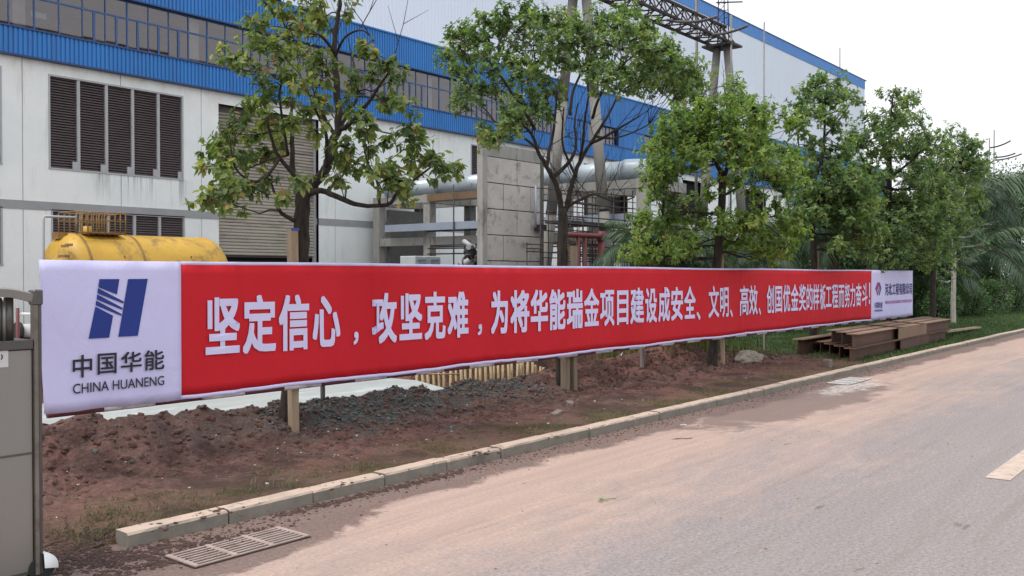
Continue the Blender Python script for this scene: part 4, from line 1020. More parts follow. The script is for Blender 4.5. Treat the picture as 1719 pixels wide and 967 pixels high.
# wheel by the post
wx_, wz_ = gx(84, 930), gz(84, 950)
whl = place('wheel', None, gate)
b = MB(); b.tube([(wx_ - .045, GY - .01, .066), (wx_ - .045, GY + .04, .066)], .066, 20); b.build('tyre', m_rubber, whl)
prof = []
b = MB(); n_ = 10; vs = []; fs = []
for j in range(n_ + 1):
    a = math.pi * .55 * j / n_
    for yy in (-.03, .0, .05): vs.append((wx_ - .045 + .075 * math.sin(a) * (1 if yy != 0 else 1.03), GY + yy, .07 + .078 * math.cos(a)))
fs = [(j * 3 + k, j * 3 + k + 1, (j + 1) * 3 + k + 1, (j + 1) * 3 + k) for j in range(n_) for k in range(2)]
c0 = len(vs); vs.append((wx_ - .04, GY - .03, .07)); fs += [(c0, j * 3, (j + 1) * 3) for j in range(n_)]
b.add(vs, fs, True); b.build('wheel_guard', m_plastic, whl)

# ------------------------------------------------------------------ STEEL BEAM STACK
SBX, SBY = 16.6, 5.62
stk = []
def ibeam(x0, y, z, L, wf, hb, label, rot=0., group='rusty steel beams in the stack', plate=None, wood=False):
    t = thing('steel_beam', (0, 0, 0), label, 'steel beam', group); ROOTLOC[t.name] = Vector((0, 0, 0))
    tf = .018
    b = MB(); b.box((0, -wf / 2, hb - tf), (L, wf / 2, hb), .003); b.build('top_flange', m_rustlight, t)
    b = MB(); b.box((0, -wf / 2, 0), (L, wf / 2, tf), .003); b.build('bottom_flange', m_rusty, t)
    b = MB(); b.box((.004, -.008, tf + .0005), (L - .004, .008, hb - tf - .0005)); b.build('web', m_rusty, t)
    if plate:
        for (a, c, mt) in plate: b = MB(); b.box((a, -wf / 2 - .002, tf + .001), (c, -wf / 2 + .012, hb - tf - .001)); b.build('side_plate', mt, t)
    t.location = (x0, y, z); t.rotation_euler = (0, 0, rot); ROOTLOC[t.name] = Vector(t.location); return t
zb = .06
ang = math.radians(1.6)
names = ['nearest the kerb', 'second from the kerb', 'third from the kerb', 'farthest from the kerb']
for k in range(4):
    ibeam(16.45 + k * .42, 5.66 + k * .335, zb, 7.1, .215, .25, 'rusty steel beam in the bottom layer of the stack, ' + names[k], ang,
          plate=[(2.85, 5.1, m_rusty)] if k == 0 else None)
for k in range(3):
    ibeam(16.45 + k * .42, 5.62 + k * .335, zb + .254, 7.15, .215, .25, 'rusty steel beam on top of the stack, ' + names[k] if k < 2 else 'rusty steel beam on top of the stack, on the banner side', ang,
          plate=[(2.55, 4.75, m_plate)] if k == 0 else None)
for k, xx in enumerate((18.95, 20.7)):
    t = thing('flat_bar', (xx, 5.5, zb + .505), 'rusty flat bar laid across the beams, the %s one' % ('nearer' if k == 0 else 'farther'), 'steel bar'); b = MB(); b.obox((xx + .35, 6.03, zb + .512), (.38, .52, 0), (.028, -.02, 0), (0, 0, .006)); b.build('bar', m_rusty, t)
ibeam(16.95, 6.82, .05, 3.0, .22, .34, 'short rusty beam end poking out behind the left end of the stack', ang)
t = thing('wood_plank', (22.9, 5.75, .12), 'pale wooden plank lying on the grass past the far end of the beams', 'plank')
a, c = atZ(1585, 556.5, .22), atZ(1642, 549.5, .15); b = MB(); d = (c - a) / 2; s_ = Vector((-d.y, d.x, 0)).normalized() * .09; b.obox((a + c) / 2, d, s_, (0, 0, .02)); b.build('board', m_ply, t)
p = atZ(1389, 613, .1); b = MB(); b.box((p.x - .08, p.y - .06, gh(p.x, p.y) - .02), (p.x + .08, p.y + .06, gh(p.x, p.y) + .12), .012); b.top('concrete_block', m_brick, (p.x, p.y, .08), 'small concrete block propping the near end of the beam stack', 'block')

# ------------------------------------------------------------------ ROCKS, BRICKS, CLODS
def rock(sx_, sy_, sz_, seed, nseg=2, flat=0):
    import bmesh
    bm = bmesh.new(); bmesh.ops.create_icosphere(bm, subdivisions=nseg, radius=1); r = random.Random(seed); o = Vector((r.random() * 9, r.random() * 9, 0))
    for v in bm.verts:
        n_ = v.co.normalized(); k = 1 + .34 * noise.noise(n_ * 1.1 + o) + .14 * noise.noise(n_ * 3 + o) + .05 * noise.noise(n_ * 7 + o); v.co = Vector((n_.x * sx_ * k, n_.y * sy_ * k, n_.z * sz_ * k))
    vs = [tuple(v.co) for v in bm.verts]; fs = [tuple(v.index for v in f.verts) for f in bm.faces]; bm.free(); return vs, fs
p = atZ(1268, 606, .1); vs, fs = rock(.36, .22, .115, 5, 4); b = MB(); b.add([(v[0] + p.x, v[1] + p.y + .1, v[2] + .15) for v in vs], fs)
b.top('boulder', m_stone, (p.x, p.y + .1, .1), 'large flat grey boulder on the verge between the third tree and the beams', 'boulder')
for (px, py, L, W, hh_, rz, lb) in ((956, 677, .13, .075, .07, .7, 'grey brick tilted on the soil in front of the second tree'), (934, 691, .20, .07, .05, .25, 'longer brick lying flat just left of the tilted one')):
    p = atZ(px, py, .12); z_ = gh(p.x, p.y) - .01; b = MB(); b.box((-L / 2, -W / 2, 0), (L / 2, W / 2, hh_), .006); o = b.top('brick', m_brick, (0, 0, 0), lb, 'brick'); o.location = (p.x, p.y, z_); o.rotation_euler = (.12, -.1, rz)
def scatter(name, cnt, sampler, mat, smin, smax, label, cat, seed=1, sub=1, nproto=8, flat=.7, sink=.1):
    r = random.Random(seed); protos = [rock(1, r.uniform(.6, 1), r.uniform(.4, .8) * flat / .7, seed * 10 + k, sub) for k in range(nproto)]
    AV, AF, off = [], [], 0
    for i in range(cnt):
        q_ = sampler(r)
        if q_ is None: continue
        x, y, z = q_; s = smin + (smax - smin) * r.random() ** 3; vs, fs = protos[i % nproto]; a = r.uniform(0, 6.28); ca, sa = math.cos(a) * s, math.sin(a) * s
        V_ = np.array(vs); X_ = V_[:, 0] * ca - V_[:, 1] * sa + x; Y_ = V_[:, 0] * sa + V_[:, 1] * ca + y; Z_ = V_[:, 2] * s + z + s * sink
        AV.append(np.stack([X_, Y_, Z_], 1)); AF.append(np.array(fs) + off); off += len(vs)
    me = bpy.data.meshes.new(name); me.from_pydata(np.concatenate(AV).tolist(), [], np.concatenate(AF).tolist()); me.materials.append(mat)
    o = place(name, me); return tag(o, label, cat, kind='stuff')
def s_grav(r):
    x = r.uniform(4.6, 9.8) if r.random() < .86 else r.uniform(2.3, 14.5); yc, hh_ = crest(x); y = yc + r.gauss(-.22, .30)
    if fbm(x, y, 5, 3, 1.1) < -.12 - .3 * (4.8 < x < 9.5): return None
    return x, y, gh(x, y)
scatter('gravel', 7000, s_grav, m_gravel, .004, .030, 'dark crushed stone heaped along the dirt bank', 'gravel', 3)
def s_pale(r):
    x = r.uniform(2.3, 17) if r.random() < .7 else r.uniform(4.5, 8); y = r.uniform(5.5, 7.6); return x, y, gh(x, y)
scatter('pebbles', 260, s_pale, M('pale_pebble', (.40, .38, .35), .85, .25, 9), .005, .018, 'pale pebbles scattered over the red soil', 'pebbles', 4)
def s_clod(r):
    x = r.uniform(2.0, 17); yc, _ = crest(x); y = r.gauss(yc - .45, .5)
    if y < 5.4 or y > 8.6: return None
    return x, y, gh(x, y)
scatter('soil_clods', 8000, s_clod, m_clod, .006, .042, 'clods of red-brown soil covering the bank', 'soil', 6, flat=.8, sink=-.25, sub=2, nproto=14)
def s_curb(r):
    x = 2.5 + 15 * r.random() ** 1.5
    y = KY - abs(r.gauss(0, .16)) - .01
    return x, y, -.002
scatter('gutter_dirt', 5200, s_curb, m_clod, .003, .015, 'crumbs of mud lying in the gutter along the kerb', 'mud', 8, flat=.7)
def s_road(r):
    x = r.uniform(2, 22); y = r.uniform(.6, 5.); return x, y, -.001
scatter('road_grit', 700, s_road, M('road_crumb', (.12, .09, .08), .9, .5, 9), .003, .011, 'small crumbs scattered over the road', 'grit', 9, flat=.5)
def s_heap(r):
    c = r.choice([(2.9, 4.72, .12, .05), (3.15, 4.74, .10, .04), (2.45, 5.12, .22, .10), (2.7, 4.95, .25, .07), (3.1, 4.85, .3, .06), (2.45, 5.45, .25, .12), (2.6, 5.3, .12, .10), (2.3, 4.75, .25, .05), (4.25, 5.06, .3, .03), (5.1, 5.05, .35, .03)])
    x, y = c[0] + r.gauss(0, c[2]), c[1] + r.gauss(0, c[3])
    if KY - .02 < y < KY + .16 and x > 2.7: return None
    return x, y, (gh(x, y) if y > KY + .14 else 0)
scatter('gutter_mud', 5200, s_heap, m_mudlump, .003, .024, 'dark clotted mud trodden out over the road at the open end of the kerb', 'mud', 18, flat=.7, sink=-.05, nproto=12)
def s_top(r):
    x = 2.9 + 10 * r.random() ** 1.6; y = KY + r.uniform(0, .13); return x, y, .083
scatter('kerb_crumbs', 260, s_top, m_clod, .003, .016, 'bits of mud left on top of the kerb', 'mud', 12, flat=.4)
def s_bump(r):
    x = r.choice([3.35, 4.3, 5.9, 7.0, 3.0]); return x + r.gauss(0, .05), KY + .0 + r.gauss(.02, .04), .08
scatter('mud_lumps', 60, s_bump, m_clod, .012, .035, 'dark lumps of mud dropped on the kerb', 'mud', 13, flat=.4)
for (px, py, w_) in ((1475, 727, .2), (1150, 575, 0)): pass

# ------------------------------------------------------------------ GRASS
def blades(name, pts, hmin, hmax, wd, mat, label, seed=1, lean=.6):
    r = np.random.default_rng(seed); P = np.array(pts); n = len(P); a = r.uniform(0, 6.28, n); h = r.uniform(hmin, hmax, n); ln = r.uniform(.1, lean, n)
    dx, dy = np.cos(a), np.sin(a); sx_, sy_ = -np.sin(a + r.uniform(-.8, .8, n)) * wd / 2, np.cos(a) * wd / 2
    v0 = P + np.stack([sx_, sy_, 0 * h], 1); v1 = P - np.stack([sx_, sy_, 0 * h], 1)
    mid = P + np.stack([dx * ln * h * .4, dy * ln * h * .4, h * .62], 1); v2 = mid + np.stack([sx_, sy_, 0 * h], 1) * .7; v3 = mid - np.stack([sx_, sy_, 0 * h], 1) * .7
    v4 = P + np.stack([dx * ln * h, dy * ln * h, h], 1)
    VV = np.stack([v0, v1, v3, v2, v4], 1).reshape(-1, 3); base = np.arange(n) * 5
    quads = np.stack([base, base + 1, base + 2, base + 3], 1).tolist(); tris = np.stack([base + 3, base + 2, base + 4], 1).tolist()
    me = bpy.data.meshes.new(name); me.from_pydata(VV.tolist(), [], quads + tris); me.materials.append(mat)
    at = me.attributes.new('tone', 'FLOAT', 'POINT'); at.data.foreach_set('value', np.repeat(r.uniform(0, 1, n), 5).astype(np.float32))
    return tag(place(name, me), label, 'grass', kind='stuff')
r = random.Random(21); pts = []
while len(pts) < 9000:
    x = 2.3 + 15 * r.random() ** 1.3; y = KY + .16 + abs(r.gauss(0, .42)); cl = fbm(x, y, 4, 3, 1.6)
    if cl + .15 * math.exp(-((y - KY - .3) / .3) ** 2) < .20 or y > 7: continue
    pts.append((x + r.gauss(0, .02), y, gh(x, y) - .005))
blades('verge_grass', pts, .008, .034, .0045, m_grassm, 'thin yellowing grass in patches along the kerb', 22, 2.2)
pts = []
for (cx_, cy_, n_, s_) in ((2.75, 5.42, 260, .10), (2.62, 5.6, 200, .12), (2.95, 5.62, 200, .15), (3.4, 5.5, 150, .18), (4.1, 5.5, 150, .2)):
    for k in range(n_): x, y = cx_ + r.gauss(0, s_), cy_ + r.gauss(0, s_ * .6); y = max(y, KY + .16); pts.append((x, y, gh(x, y) - .01))
blades('weed_clump', pts, .02, .07, .004, m_weedm, 'tangled half-dry weeds at the open end of the kerb', 23, 2.6)
pts = []
while len(pts) < 52000:
    x = 15.5 + 30 * r.random() ** 1.3; y = KY + .15 + 5.5 * r.random() ** 1.2
    if r.random() > smooth(15.5, 18.5, x + fbm(x, y, 1, 2, 1)): continue
    pts.append((x, y, gh(x, y) - .01))
blades('lawn_grass', pts, .03, .085, .012, m_lawnm, 'green lawn grass around and beyond the steel beams', 24, .8)
pts = []
for k in range(500): x, y = 13.2 + r.gauss(0, .35), 9.0 + r.gauss(0, .35); pts.append((x, y, gh(x, y)))
for k in range(900): x, y = 15.5 + r.gauss(0, .9), 8.6 + r.gauss(0, .5); pts.append((x, y, gh(x, y)))
blades('bank_weeds', pts, .1, .45, .02, m_grassm, 'green weeds growing at the back of the pit', 25, .6)

p = atZ(1010, 841, 0); r = random.Random(5); b = MB(); b.tube([(p.x, p.y, .006), (p.x + .05, p.y - .03, .012), (p.x + .11, p.y - .05, .004)], .0025, 5)
for k in range(7): a = r.uniform(0, 6.28); q_ = Vector((p.x + r.uniform(-.02, .03), p.y + r.uniform(-.02, .02), .008)); d = Vector((math.cos(a), math.sin(a), .2)) * .035; e_ = Vector((-d.y, d.x, 0)) * .3; b.add([q_, q_ + d * .5 + e_, q_ + d, q_ + d * .5 - e_], [(0, 1, 2, 3)])
b.top('weed_sprig', m_sprig, (p.x, p.y, 0), 'small green weed sprig lying alone on the road', 'sprig')
for (px, py, lb) in ((1145, 738, 'short brown twig on the road, the far one'), (395, 735, 'bent dry twig on the red soil left of the taped post')):
    p = atZ(px, py, .0 if px > 1000 else .12); z_ = .006 if px > 1000 else gh(p.x, p.y) + .015; b = MB(); b.tube([(p.x - .04, p.y + .06, z_), (p.x, p.y, z_ + .008), (p.x + .06, p.y - .03, z_), (p.x + .12, p.y - .045, z_)], .004, 5); b.top('twig', m_barklit, (p.x, p.y, z_), lb, 'twig')
p = atZ(1147, 714, 0); vs, fs = rock(.05, .03, .006, 3, 2); b = MB(); b.add([(v[0] + p.x, v[1] + p.y, v[2] + .006) for v in vs], fs); b.top('plastic_scrap', m_poleW, (p.x, p.y, 0), 'flattened pale plastic scrap in the gutter', 'scrap')

# ------------------------------------------------------------------ TREES
LEAF_T = np.array([(0, 0, 0), (.30, .26, .03), (.30, -.26, .03), (.68, .22, .0), (.68, -.22, .0), (1., 0, -.10), (.32, 0, -.03), (.68, 0, -.07)])
LEAF_F = [(0, 6, 1), (0, 2, 6), (1, 6, 7, 3), (6, 2, 4, 7), (3, 7, 5), (7, 4, 5)]
LEAF_TS = np.array([(0, 0, 0), (.42, .25, .0), (1., 0, -.12), (.42, -.25, .0)]); LEAF_FS = [(0, 3, 2, 1)]
def leaves_mesh(name, pos, dirs, ups, size, tone, mat, simple=False):
    T, FF = (LEAF_TS, LEAF_FS) if simple else (LEAF_T, LEAF_F)
    n = len(pos); d = dirs / np.linalg.norm(dirs, axis=1, keepdims=True); s = np.cross(ups, d); s /= np.linalg.norm(s, axis=1, keepdims=True) + 1e-9; u = np.cross(d, s)
    VV = pos[:, None, :] + size[:, None, None] * (T[None, :, 0:1] * d[:, None, :] + T[None, :, 1:2] * s[:, None, :] + T[None, :, 2:3] * u[:, None, :])
    VV = VV.reshape(-1, 3); m = len(T); base = np.arange(n) * m
    fs = []
    for f in FF: fs += (base[:, None] + np.array(f)[None]).tolist()
    me = bpy.data.meshes.new(name); me.from_pydata(VV.tolist(), [], fs); me.materials.append(mat)
    at = me.attributes.new('tone', 'FLOAT', 'POINT'); at.data.foreach_set('value', np.repeat(tone, m).astype(np.float32)); return me

def tree(px, Yt, limbs, blobs, trunk_r, lab, leaf, leafsize, per, seed, base=None, bark_m=m_bark, spread=1.0, parts=0, zoff=.9, rosette=6, group=None, lower=None, simple=False, twigr=.006, name='tree', droop=.5, lowbark=None, bare=0):
    """limbs: list of (pixel polyline, radii px, depth drift); blobs: (px,py,r px).  Depths differ, so the crown is round from every side."""
    r = random.Random(seed); nr = np.random.default_rng(seed)
    X_ = XY(px, Yt, 600); z_ = gh(X_, Yt); org = Vector((X_, Yt, z_))
    t = thing(name, org, lab, 'tree', group); dist = (org - Vector((0, 0, H))).dot(fw)
    nodes = []
    tb_ = MB()
    for li, (pl_, ra, drift) in enumerate(limbs):
        P = []; m_ = len(pl_)
        for i, (a, c) in enumerate(pl_):
            f = i / max(1, m_ - 1); dd = dist + drift[0] + (drift[1] - drift[0]) * f; P.append(atD(a, c, dd))
        if li == 0: P[0] = Vector((X_, Yt, z_ - .1))
        # smooth subdivide
        Q = []; RR = []
        for i in range(m_ - 1):
            p0 = P[max(i - 1, 0)]; p1, p2 = P[i], P[i + 1]; p3 = P[min(i + 2, m_ - 1)]
            for s in range(4):
                u = s / 4; Q.append(.5 * ((2 * p1) + (p2 - p0) * u + (2 * p0 - 5 * p1 + 4 * p2 - p3) * u * u + (3 * p1 - p0 - 3 * p2 + p3) * u ** 3)); ff = (i + u) / (m_ - 1); RR.append((ra[0] + (ra[1] - ra[0]) * ff) * dist / F / 2)
        Q.append(P[-1]); RR.append(ra[1] * dist / F / 2)
        for i in range(1, len(Q) - 1): Q[i] = Q[i] + Vector((r.gauss(0, 1), r.gauss(0, 1), r.gauss(0, .5))) * RR[i] * (.05 if li == 0 else .14)
        b = tb_ if li else MB(); b.tube(Q, RR, 9 if li == 0 else 6, sm=True)
        if li == 0:
            # root flare
            b.build('trunk', bark_m, t)
        nodes += [(p, rr) for p, rr in zip(Q, RR)]
    NP = np.array([p[:] for p, _ in nodes])
    pos, dr, up_, sz, tn = [], [], [], [], []
    tw = MB()
    for bi, (bx, by, br) in enumerate(blobs):
        dd = dist + r.uniform(-1, 1) * zoff; c = atD(bx, by, dd); R_ = br * dist / F
        dv = NP - np.array(c[:]); dv[:, 2] = np.where(dv[:, 2] > 0, dv[:, 2] * 1.8, dv[:, 2]); j = int(np.argmin((dv ** 2).sum(1))); a = nodes[j][0]
        mid = a.lerp(c, .5) + Vector((r.gauss(0, .05), r.gauss(0, .05), -.06 * (c - a).length + r.gauss(0, .03)))
        L = (c - a).length; r0 = min(nodes[j][1] * .7, twigr + .007 * L)
        tw.tube([a, a.lerp(mid, .5) + Vector((0, 0, .02)), mid, mid.lerp(c, .5), c], [r0, r0 * .85, r0 * .7, r0 * .55, twigr * .5], 5, caps=False)
        ntw = max(2, int(per / rosette * (br / 40.) ** 1.5 * spread)); btone = r.gauss(0, .13)
        for k in range(ntw):
            v = Vector((r.gauss(0, 1), r.gauss(0, 1), r.gauss(0, .8) + .15)); v = v.normalized() * R_ * 1.35 * (r.random() ** .5); e = c + v
            s_ = c.lerp(a, r.uniform(0, .35)); tw.tube([s_, s_.lerp(e, .55) + Vector((0, 0, -.02)), e], [twigr * .55, twigr * .45, twigr * .25], 3, caps=False)
            ax = ((e - s_).normalized() + Vector((0, 0, .35))).normalized(); o1 = ax.orthogonal().normalized(); o2 = ax.cross(o1); ph = r.uniform(0, 6.28)
            n_l = max(2, rosette + r.randint(-2, 2)); tt = r.gauss(0, .10)
            for q_ in range(n_l):
                an = ph + q_ * 2.4; el_ = r.uniform(-.25, .9); d = ax * math.sin(el_) + (o1 * math.cos(an) + o2 * math.sin(an)) * math.cos(el_); d = d + Vector((0, 0, -r.uniform(0, droop * 1.4)))
                p_ = e - ax * r.uniform(0, .05) * leafsize * 12
                pos.append(p_[:]); dr.append(d[:]); up_.append((ax + Vector((0, 0, 1.)))[:]); sz.append(leafsize * r.uniform(.6, 1.15)); tn.append(min(1, max(0, .42 + btone + tt + r.gauss(0, .16) + (.45 if r.random() < .012 else 0))))
    for k in range(bare):
        i_ = r.randrange(len(nodes)); p, rr_ = nodes[i_]
        if p.z < z_ + 1.9 or rr_ > .05: continue
        d = Vector((r.gauss(0, 1), r.gauss(0, 1), r.uniform(.2, 1.2))); ce = org + Vector((0, 0, 1)); d += (p - ce).normalized() * 1.2; d.normalize(); L = r.uniform(.35, .95)
        q1 = p + d * L * .5 + Vector((r.gauss(0, .04), r.gauss(0, .04), 0)); q2 = q1 + (d + Vector((r.gauss(0, .3), r.gauss(0, .3), .25))).normalized() * L * .5
        tw.tube([p, q1, q2], [min(rr_ * .6, .006), .004, .0015], 4, caps=False)
        for q3 in (p.lerp(q1, .6), q1):
            d3 = (d + Vector((r.gauss(0, .7), r.gauss(0, .7), r.gauss(0, .4)))).normalized() * L * .4; tw.tube([q3, q3 + d3], [.004, .0015], 3, caps=False)
    if limbs[1:]: tb_.build('limbs', bark_m, t)
    tag(tw.build('twigs', bark_m, t), kind='stuff')
    pos, dr, up_, sz, tn = map(np.array, (pos, dr, up_, sz, tn)); pos = pos - np.array(org[:])
    if parts:
        wd_ = pos @ np.array(fw[:]); order = np.argsort(wd_ - sz * 20); sel = order[:parts]; rest = order[parts:]
        prot = [leaves_mesh('leaf', np.zeros((1, 3)), np.array([[1., 0, 0]]), np.array([[0, 0, 1.]]), np.array([1.]), np.array([q_]), leaf) for q_ in (.12, .25, .35, .45, .55, .68, .85, .97)]
        tl = np.array((.12, .25, .35, .45, .55, .68, .85, .97))
        for i in sel:
            d = Vector(dr[i]).normalized(); s_ = Vector(up_[i]).cross(d).normalized(); u = d.cross(s_); mt = Matrix((d, s_, u)).transposed()
            o = place('leaf', prot[int(np.argmin(abs(tl - tn[i])))], t, pos[i], mt.to_euler(), (sz[i],) * 3)
    else: rest = np.arange(len(pos))
    me = leaves_mesh('leaves', pos[rest], dr[rest], up_[rest], sz[rest], tn[rest], leaf, simple); tag(place('leaves', me, t), kind='stuff')
    return t, len(pos)

# -- tree 1 (pixel tracings converted to places in depth)
def cv(pl_, ox, oy, s): return [(ox + a / s, oy + c / s) for a, c in pl_]
c3 = lambda pl_: cv(pl_, 330, 0, 2.149)
l1 = [(c3([(310, 1580), (345, 1350), (372, 1050), (376, 900), (380, 780), (383, 690)]), (30, 25), (0, 0)),
      (c3([(385, 700), (450, 635), (475, 590), (490, 515), (510, 460), (508, 350), (500, 250), (498, 150), (510, 60), (520, 0), (528, -90)]), (21, 5), (0, .2)),
      (c3([(400, 700), (450, 688), (520, 715), (590, 740), (690, 738), (720, 700), (770, 660), (850, 600)]), (12, 3), (0, -.5)),
      (c3([(375, 690), (348, 620), (345, 520), (342, 440), (345, 350)]), (13, 4), (0, .45)),
      (c3([(385, 690), (360, 640), (300, 570), (270, 500), (250, 420)]), (10, 3), (0, -.35)),
      (c3([(375, 800), (340, 790), (300, 760), (285, 710), (270, 660)]), (9, 3), (0, -.3)),
      (c3([(300, 570), (250, 640), (200, 655), (150, 620), (130, 570), (120, 500)]), (6, 2), (-.2, -.5)),
      (c3([(515, 470), (560, 440), (620, 370), (660, 310), (700, 250)]), (10, 3), (.1, -.4)),
      (c3([(515, 465), (540, 420), (580, 350), (575, 270), (560, 200)]), (8, 2.5), (.1, .6)),
      (c3([(500, 490), (470, 440), (440, 370), (430, 300), (420, 200)]), (8, 2.5), (.1, .4)),
      (c3([(468, 600), (470, 540), (465, 470), (440, 420), (420, 380)]), (8, 3), (0, -.4)),
      (c3([(500, 200), (540, 130), (600, 110), (640, 150)]), (5, 2), (.1, -.2)),
      (c3([(498, 190), (450, 130), (390, 120), (320, 100)]), (6, 2), (.1, -.3)),
      (c3([(330, 560), (310, 440), (300, 330), (320, 260)]), (6, 2), (.2, .1)),
      (c3([(660, 735), (650, 650), (620, 590), (600, 520)]), (5, 2), (-.3, -.1)),
      (c3([(470, 695), (520, 640), (560, 600)]), (4, 2), (-.1, .2))]
b1 = c3([(330, 40), (270, 25), (380, 90), (430, 60), (470, 90), (540, 45), (200, 85), (235, 130), (330, 120), (420, 110), (150, 195), (200, 235), (110, 200), (290, 180), (350, 200), (430, 210), (330, 255), (470, 240),
          (640, 190), (600, 165), (690, 230), (735, 270), (640, 260), (560, 290), (700, 350), (745, 385), (260, 345), (330, 365), (400, 400), (200, 375), (150, 430), (90, 480), (60, 530), (110, 560), (200, 490), (280, 460),
          (350, 440), (430, 470), (40, 600), (100, 625), (25, 725), (60, 690), (120, 735), (110, 690), (240, 560), (300, 520), (380, 640), (250, 650), (310, 710), (200, 680), (150, 660), (530, 520), (600, 475), (560, 580), (640, 530),
          (700, 500), (770, 480), (620, 610), (700, 600), (680, 640), (740, 650), (800, 560), (850, 560), (810, 620), (880, 600), (925, 615), (760, 700), (500, 640), (610, 430), (790, 500), (500, 560), (450, 350), (540, 380), (230, 290), (380, 300), (260, 420), (170, 560), (380, 30), (300, -40), (400, -60), (500, -80), (560, -40), (440, -10), (350, -80)])
b1 = [(x, y, 17 + (i * 37 % 9)) for i, (x, y) in enumerate(b1)]
n1 = tree(478, 7.12, l1, b1, .1, 'small tree with big drooping leaves whose fork shows left of centre, nearest the camera', m_leaf1, .086, 95, 11, bare=20, parts=300, zoff=.85, rosette=5, spread=1.85, droop=.8)
# -- tree 2
c4 = lambda pl_: cv(pl_, 640, 180, 3.454)
c5 = lambda pl_: cv(pl_, 740, 0, 3.223)
l2 = [(c4([(1045, 1640), (1048, 1250), (1050, 900), (1052, 720), (1052, 590)]), (21, 16), (0, 0)),
      (c4([(1045, 600), (1020, 470), (990, 400), (950, 330), (905, 250), (880, 170), (830, 110), (760, 60)]), (11, 3), (0, -.3)),
      (c4([(1065, 600), (1085, 540), (1110, 430), (1150, 320), (1215, 210), (1290, 90), (1340, 0), (1380, -90)]), (11, 3), (0, .2)),
      (c4([(1000, 400), (1050, 360), (1110, 290), (1130, 200), (1120, 90), (1140, -20)]), (8, 2.5), (0, .7)),
      (c4([(960, 340), (975, 250), (1000, 130), (1010, 20), (1020, -120)]), (7, 2.5), (-.1, .5)),
      (c4([(1080, 570), (1150, 540), (1230, 505), (1300, 530), (1380, 550), (1470, 520)]), (6, 2), (0, -.6)),
      (c4([(1150, 320), (1170, 200), (1180, 80), (1200, -60), (1190, -200)]), (6, 2), (.1, -.7)),
      (c4([(1215, 210), (1300, 170), (1400, 110), (1500, 50)]), (6, 2), (.1, -.4)),
      (c4([(1240, 170), (1340, 180), (1450, 150), (1550, 100)]), (5, 2), (.1, .8)),
      (c4([(900, 240), (830, 180), (740, 130), (690, 120)]), (5, 2), (-.2, .4)),
      (c4([(1130, 400), (1060, 250), (1050, 120), (1060, 0)]), (5, 2), (.0, -.4)),
      (c5([(510, 700), (450, 600), (370, 480), (300, 380), (230, 300)]), (6, 2), (-.2, -.9)),
      (c5([(600, 640), (560, 500), (520, 380), (500, 250)]), (6, 2), (.2, -.3)),
      (c5([(820, 640), (860, 520), (940, 400), (1040, 300)]), (6, 2), (.2, -.8)),
      (c5([(700, 620), (720, 480), (790, 330), (850, 200)]), (6, 2), (.3, .9))]
b2 = c5([(120, 160), (230, 110), (340, 70), (450, 50), (560, 80), (660, 100), (740, 140), (860, 140), (950, 110), (1040, 60), (1000, 150), (1080, 170), (1130, 130), (100, 240), (200, 220), (300, 180), (420, 160), (520, 190), (620, 200),
          (720, 230), (820, 240), (900, 220), (1000, 260), (1100, 270), (1180, 280), (1225, 260), (40, 310), (60, 370), (130, 400), (240, 290), (340, 320), (430, 320), (540, 330), (480, 420), (570, 430), (650, 310), (730, 350), (820, 340),
          (900, 360), (1000, 370), (1100, 360), (1200, 370), (1280, 380), (1300, 430), (1230, 450), (1150, 470), (1060, 460), (980, 470), (130, 500), (110, 560), (210, 470), (290, 480), (380, 590), (430, 560), (520, 560), (570, 600), (440, 640),
          (400, 680), (350, 690), (240, 710), (270, 755), (900, 440), (600, 500), (170, 170), (380, 240), (480, 110), (900, 300), (780, 190), (1060, 210), (1130, 200), (680, 160), (600, 270), (950, 200), (330, 120), (280, 380), (90, 190), (1000, 60), (1180, 330), (1040, 420), (1120, 420), (860, 90), (1330, 330), (1260, 330), (1350, 440), (1310, 490), (150, 300), (560, 140), (410, 400), (850, 400),(1380,400),(1340,380)])
b2 = [(x, y, 17 + (i * 37 % 9)) for i, (x, y) in enumerate(b2)]
n2 = tree(944, 7.1, l2, b2, .1, 'spreading broad-crowned tree at the centre whose trunk forks just above the banner', m_leaf2, .070, 150, 12, bare=60, parts=300, zoff=1.2, rosette=6, spread=3.2, droop=.5)
def ellblobs(ells, seed, sc=1.0):
    r = random.Random(seed); out_ = []
    for (ex, ey, rx, ry, n_) in ells:
        k = 0
        while k < n_:
            u, v = r.uniform(-1, 1), r.uniform(-1, 1)
            if u * u + v * v > 1: continue
            out_.append((ex + u * rx, ey + v * ry, r.uniform(12, 20) * sc)); k += 1
    return out_
# -- tree 3
c7 = lambda pl_: cv(pl_, 1020, 130, 3.022)
l3 = [([(1194, 615), (1200, 560), (1203, 450), (1207, 400), (1212, 340), (1213, 300)], (17, 12), (0, 0)),
      (c7([(585, 500), (550, 440), (520, 390), (440, 350), (380, 300)]), (7, 2), (0, -.6)), (c7([(590, 500), (625, 410), (640, 360), (700, 350), (780, 330)]), (8, 2), (0, -.4)),
      (c7([(605, 450), (620, 350), (620, 250), (600, 120), (590, 30)]), (7, 2), (0, .4)), (c7([(580, 480), (530, 380), (500, 250), (480, 150)]), (6, 2), (0, .7)), (c7([(625, 410), (640, 300), (700, 220), (780, 150)]), (6, 2), (0, .5)),
      (c7([(575, 700), (500, 690), (400, 680), (280, 700)]), (5, 2), (0, -.5)), (c7([(585, 720), (650, 760), (740, 740), (850, 700)]), (5, 2), (0, -.5)), (c7([(590, 600), (700, 540), (800, 520)]), (4, 2), (0, .6))]
